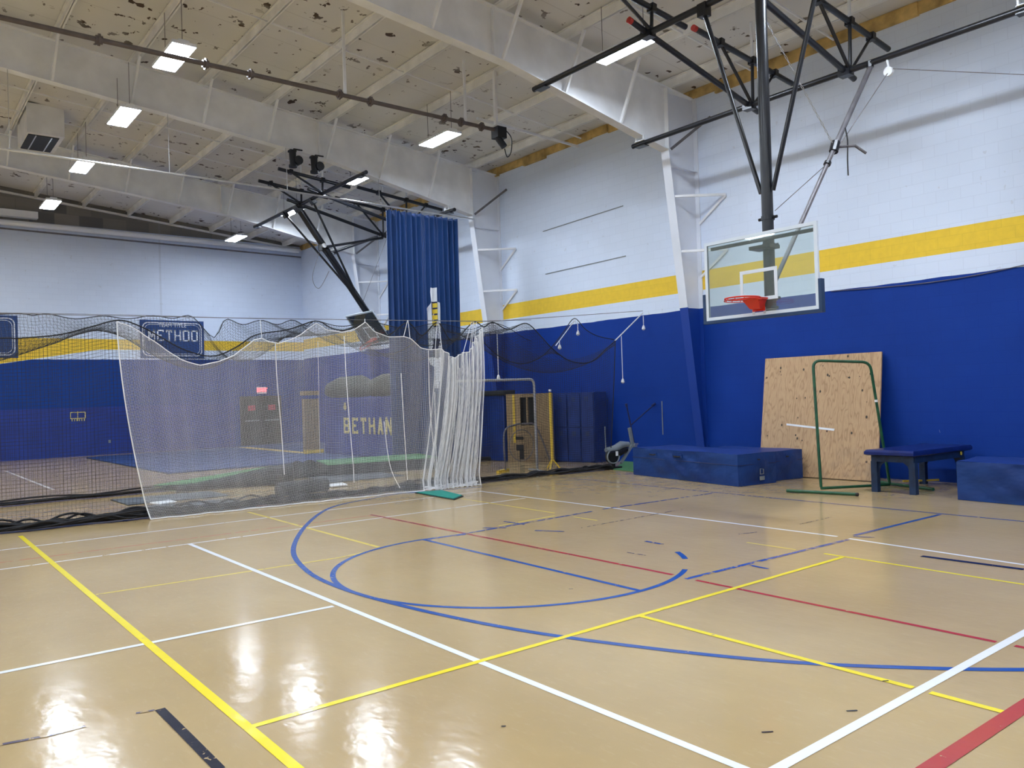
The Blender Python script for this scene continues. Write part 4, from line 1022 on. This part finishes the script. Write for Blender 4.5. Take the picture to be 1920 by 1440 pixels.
# door, exit sign, posters, back wall banners
D = MB(); D.box((11.75, WY - .06, 0), (13.5, WY, 2.02)); dd = struct('door_1', D, 'door_dark')
for xa, xb in ((11.79, 12.6), (12.65, 13.46)):
    m = MB(); m.box((xa, WY - .09, .02), (xb, WY - .06, 1.98)); m.build('door_leaf', 'door_dark', dd)
    m = MB(); m.box(((xa + xb) / 2 - .14, WY - .1, 1.42), ((xa + xb) / 2 + .16, WY - .09, 1.64)); m.build('poster', 'poster_red', dd)
    m = MB(); m.box((xa + .1, WY - .14, .98), (xb - .1, WY - .1, 1.03)); m.build('push_bar', 'grey_plastic', dd)
ES = thing('exit_sign', (12.66, WY - .02, 2.25), 'small glowing red EXIT sign above the dark double door', 'exit sign')
with part('sign_box', 'white_plastic', ES) as m: m.box((12.46, WY - .1, 2.12), (12.86, WY - .01, 2.40))
def text(name, s, size, loc, mat, parent, ext_=.002, rotz=0.0, rx=PI / 2):
    cu = bpy.data.curves.new(name, 'FONT'); cu.body = s; cu.size = size; cu.extrude = ext_; cu.align_x = 'CENTER'; cu.align_y = 'CENTER'
    o = bpy.data.objects.new(name, cu); COL.objects.link(o); dg = bpy.context.evaluated_depsgraph_get()
    me = bpy.data.meshes.new_from_object(o.evaluated_get(dg)); bpy.data.objects.remove(o)
    o = bpy.data.objects.new(name, me); COL.objects.link(o); me.materials.clear(); me.materials.append(MATS[mat])
    o.parent = parent; off = parent.location if parent else Vector(); o.location = Vector(loc) - off; o.rotation_euler = (rx, 0, rotz); return o
text('exit_letters', 'EXIT', .22, (12.66, WY - .105, 2.26), 'exit_red', ES, .004)
def banner(xa, xb, label, big):
    B_ = thing('banner', ((xa + xb) / 2, WY - .02, 3.6), label, 'banner', 'blue banners on the back wall')
    with part('cloth', 'curtain', B_) as m: m.box((xa, WY - .03, 3.58), (xb, WY - .012, 5.06))
    def rr(off, w_, y): 
        pts_ = []
        for (cx, cz, a0) in ((xb - off - .2, 5.06 - off - .2, 0), (xa + off + .2, 5.06 - off - .2, 1), (xa + off + .2, 3.58 + off + .2, 2), (xb - off - .2, 3.58 + off + .2, 3)):
            for j in range(6): an = (a0 + j / 5) * PI / 2; pts_.append((cx + .2 * math.cos(an), WY - .036, cz + .2 * math.sin(an)))
        return pts_
    with part('border', 'emblem_white', B_) as m: m.tube(rr(.1, 0, 0), .022, 5, closed=True); m.tube(rr(.17, 0, 0), .01, 5, closed=True)
    if big:
        text('small_lettering', 'TEAM TITLE', .2, ((xa + xb) / 2, WY - .034, 4.86), 'emblem_white', B_)
        with part('lettering', 'emblem_white', B_) as m:
            for k, ch in enumerate('METHOD'):
                letter(m, ch, Vector((xa + .32 + k * .32, WY - .036, 4.25)), (1, 0, 0), (0, 0, 1), .2, .44, .055, .008)
    return B_
banner(7.98, 10.37, 'blue banner with white border and lettering on the back wall', True)
banner(1.5, 3.98, 'blue banner cut off by the left edge of the view', False)
PS = thing('wall_sign', (5.79, WY - .07, 1.43), 'tiny outlined sign on the blue padding at left', 'sign')
with part('outline', 'letter_gold', PS) as m:
    for a_, b_ in (((5.55, 1.6), (6.03, 1.6)), ((5.55, 1.38), (6.03, 1.38)), ((5.55, 1.38), (5.55, 1.6)), ((6.03, 1.38), (6.03, 1.6)), ((5.79, 1.3), (5.79, 1.64))): m.bar((a_[0], WY - .066, a_[1]), (b_[0], WY - .066, b_[1]), .02, .025)
    for k in range(6): m.bar((5.6 + k * .08, WY - .066, 1.28), (5.6 + k * .08, WY - .066, 1.36), .02, .025)
solo('wall_outlet', MB().box((6.78, WY - .075, .42), (6.86, WY - .06, .54)), 'grey_plastic', 'small grey wall outlet low on the blue padding', 'outlet')
# roof vent
VT = thing('roof_heater', (3.55, 24.3, 8.8), 'square white unit heater with dark grille under the roof at left', 'heater')
with part('casing', 'steel_white', VT) as m: m.box((3.15, 23.45, 8.82), (4.0, 25.1, seat(3.6) + .22))
with part('grille', 'dark', VT) as m: m.box((3.2, 23.6, 8.80), (3.9, 25.0, 8.82))
with part('grille_frame', 'silver', VT) as m: m.box((3.36, 23.6, 8.785), (3.385, 25.0, 8.8)); m.box((3.72, 23.6, 8.785), (3.745, 25.0, 8.8))
# lockers, boards and screens in the right end of the cage
CB = thing('storage_cabinet', (14.1, 14.9, 0), 'tall blue painted cabinet against the right wall inside the cage', 'cabinet')
with part('body', 'cabinet_blue', CB) as m: m.hexa([(13.67, 15.5, 0), (14.0, 14.38, 0), (14.55, 14.5, 0), (14.45, 15.6, 0)], [(13.67, 15.5, 1.76), (14.0, 14.38, 1.76), (14.55, 14.5, 1.76), (14.45, 15.6, 1.76)])
for k in range(2):
    for j in range(3):
        a_ = Vector((13.655, 15.48, 0)).lerp(Vector((13.985, 14.38, 0)), j / 3 + .02); b_ = Vector((13.655, 15.48, 0)).lerp(Vector((13.985, 14.38, 0)), (j + 1) / 3 - .01)
        with part('door', 'cabinet_blue', CB) as m: m.hexa([a_ + Vector((-.015, 0, .03 + k * .87)), b_ + Vector((-.015, 0, .03 + k * .87)), b_ + Vector((0, 0, .03 + k * .87)), a_ + Vector((0, 0, .03 + k * .87))], [a_ + Vector((-.015, 0, .86 + k * .87)), b_ + Vector((-.015, 0, .86 + k * .87)), b_ + Vector((0, 0, .86 + k * .87)), a_ + Vector((0, 0, .86 + k * .87))])
        with part('vent_slots', 'grey_mat', CB) as m:
            cc = a_.lerp(b_, .5)
            for q in range(4): z = .68 + k * .87 + q * .03; m.bar(a_.lerp(b_, .35) + Vector((-.02, 0, z)), a_.lerp(b_, .65) + Vector((-.02, 0, z)), .008, .008)
BU = thing('plywood_unit', (13.25, 15.9, 0), 'plywood screen with a dark window opening standing inside the cage', 'wood screen')
ba, bb_ = Vector((12.97, 16.6, 0)), Vector((13.43, 15.3, 0)); bd = (bb_ - ba)
def BX(m, s0, s1, z0, z1, d0=0.0, d1=.05):
    n = Vector((bd.y, -bd.x, 0)).normalized(); n = n if n.x > 0 else -n
    a_, b_ = ba + bd * s0, ba + bd * s1; m.hexa([a_ + n * d0 + Vector((0, 0, z0)), b_ + n * d0 + Vector((0, 0, z0)), b_ + n * d1 + Vector((0, 0, z0)), a_ + n * d1 + Vector((0, 0, z0))], [a_ + n * d0 + Vector((0, 0, z1)), b_ + n * d0 + Vector((0, 0, z1)), b_ + n * d1 + Vector((0, 0, z1)), a_ + n * d1 + Vector((0, 0, z1))])
with part('board', 'plywood_dull', BU) as m: BX(m, 0, .3, 0, 1.77); BX(m, .3, .62, 0, .95); BX(m, .62, 1, 0, 1.77); BX(m, .3, .62, 1.68, 1.77); BX(m, .44, .47, .95, 1.68)
with part('dark_inside', 'dark', BU) as m: BX(m, .02, .9, 0, 1.7, .14, .16)
with part('yellow_edge', 'yellow_paint', BU) as m: BX(m, .15, .19, .5, 1.75, -.02, 0); 
with part('black_patch', 'dark', BU) as m: BX(m, .18, .36, .58, .66, -.01, 0)
with part('black_patch', 'dark', BU) as m: BX(m, .2, .36, .3, .45, -.01, 0); BX(m, .27, .36, .08, .31, -.01, 0)
m = MB(); m.box((12.95, 16.7, 0), (13.3, 18.2, 1.75), .03); solo('standing_mat', m, 'cabinet_blue', 'tall dark blue mat standing left of the plywood screen', 'mat')
m = MB(); m.box((12.9, 16.6, 1.75), (13.3, 18.2, 1.88), .03); solo('folded_net', m, 'black_mat', 'black folded bundle lying on top of the standing blue mat', 'bundle')
SC = thing('pitching_screen', (11.6, 13.9, 0), 'tall pitching screen frame of silver tube inside the cage', 'pitching screen')
b_r = Vector((11.69, 13.9, .05)); t_r = onY(1001, 711, 13.9); t_l = onY(850, 715, 13.9); b_l = Vector((t_l.x, 13.9, .05))
with part('tube_frame', 'silver', SC, smooth=True) as m: m.tube(roundpath([b_r, t_r, t_l, b_l], .14, 5), .03, 10)
with part('foot', 'silver', SC, smooth=True) as m: m.tube([b_r + Vector((-.1, -.4, -.02)), b_r + Vector((.1, .4, -.02))], .028, 8)
with part('netting', 'net_black', SC) as m:
    W_ = t_r.x - t_l.x
    strands(m, lambda u, v: Vector((t_l.x + W_ * u, 13.9 + .05 * math.sin(u * 8 + v * 3), .1 + (t_l.z - .15) * (1 - v))), frac(30), frac(34), 20, 8, .002)
S2 = thing('catching_screen', (11.6, 14.5, 0), 'low dark framed screen with an arched top in front of the plywood', 'pitching screen')
pa = Vector((11.24, 14.49, .04))
with part('tube_frame', 'grey_pipe', S2, smooth=True) as m: m.tube(spline([pa, pa + Vector((0, 0, .85)), onY(965, 797, 14.49), onY(985, 795, 14.49), onY(1005, 800, 14.49), onY(1030, 860, 14.49), onY(1036, 876, 14.49)], 5), .022, 8)
with part('foot', 'yellow_paint', S2) as m: m.bar(pa + Vector((-.3, -.1, -.01)), pa + Vector((.15, .1, -.01)), .07, .06)
with part('netting', 'net_black', S2) as m:
    strands(m, lambda u, v: onY(948 + 80 * u, 800 + 85 * v + 10 * u * v, 14.49), frac(20), frac(16), 8, 8, .002)
with part('ring', 'grey_pipe', S2, smooth=True) as m:
    cc = onY(978, 835, 14.47); m.tube([cc + Vector((.36 * math.cos(a_ * PI / 12), 0, .36 * math.sin(a_ * PI / 12))) for a_ in range(24)], .01, 6, closed=True)
YP = thing('yellow_post', (12.27, 14.04, 0), 'yellow upright post with a splayed foot inside the cage', 'post')
with part('post', 'yellow_paint', YP, smooth=True) as m: m.tube([(12.27, 14.04, .2), onY(1031, 736, 14.04)], .03, 8)
with part('cap', 'white_plastic', YP, smooth=True) as m: P = onY(1031, 734, 14.04); m.tube([P, P + Vector((0, 0, .05))], .03, 8)
with part('foot', 'yellow_paint', YP, smooth=True) as m:
    for d in ((-.16, -.1), (.16, -.08), (0, .18)): m.tube([(12.27, 14.04, .25), (12.27 + d[0], 14.04 + d[1], .02)], .018, 6)
# drooping cable and small marks on the right wall
m = MB(); m.tube(spline([onX(1558, 546, 14.58), onX(1660, 538, 14.58), onX(1740, 530, 14.58), onX(1830, 516, 14.58), onX(1920, 497, 14.58)], 6), .008, 5)
solo('wall_cable', m, 'grey_pipe', 'thin cable drooping along the top edge of the blue wall paint', 'cable')
for a, b, lab in (((1018, 434), (1168, 386), 'thin grey bar as a shadow line high on the white wall, upper of the two'), ((1023, 514), (1173, 480), 'thin grey bar as a shadow line on the white wall, lower one')):
    m = MB(); m.bar(onX(*a, 14.59), onX(*b, 14.59), .014, .02); solo('wall_shadow_line', m, 'grey_plastic', lab, 'strip', 'shadow lines on the white wall')  # grey bars stand in for thin dark shadow lines on the wall
solo('wall_scrape', MB().bar(onX(1241, 752, 14.59), onX(1243, 815, 14.59), .02, .015), 'grey_plastic', 'thin grey vertical strip on the blue wall right of the crossed rods', 'strip')
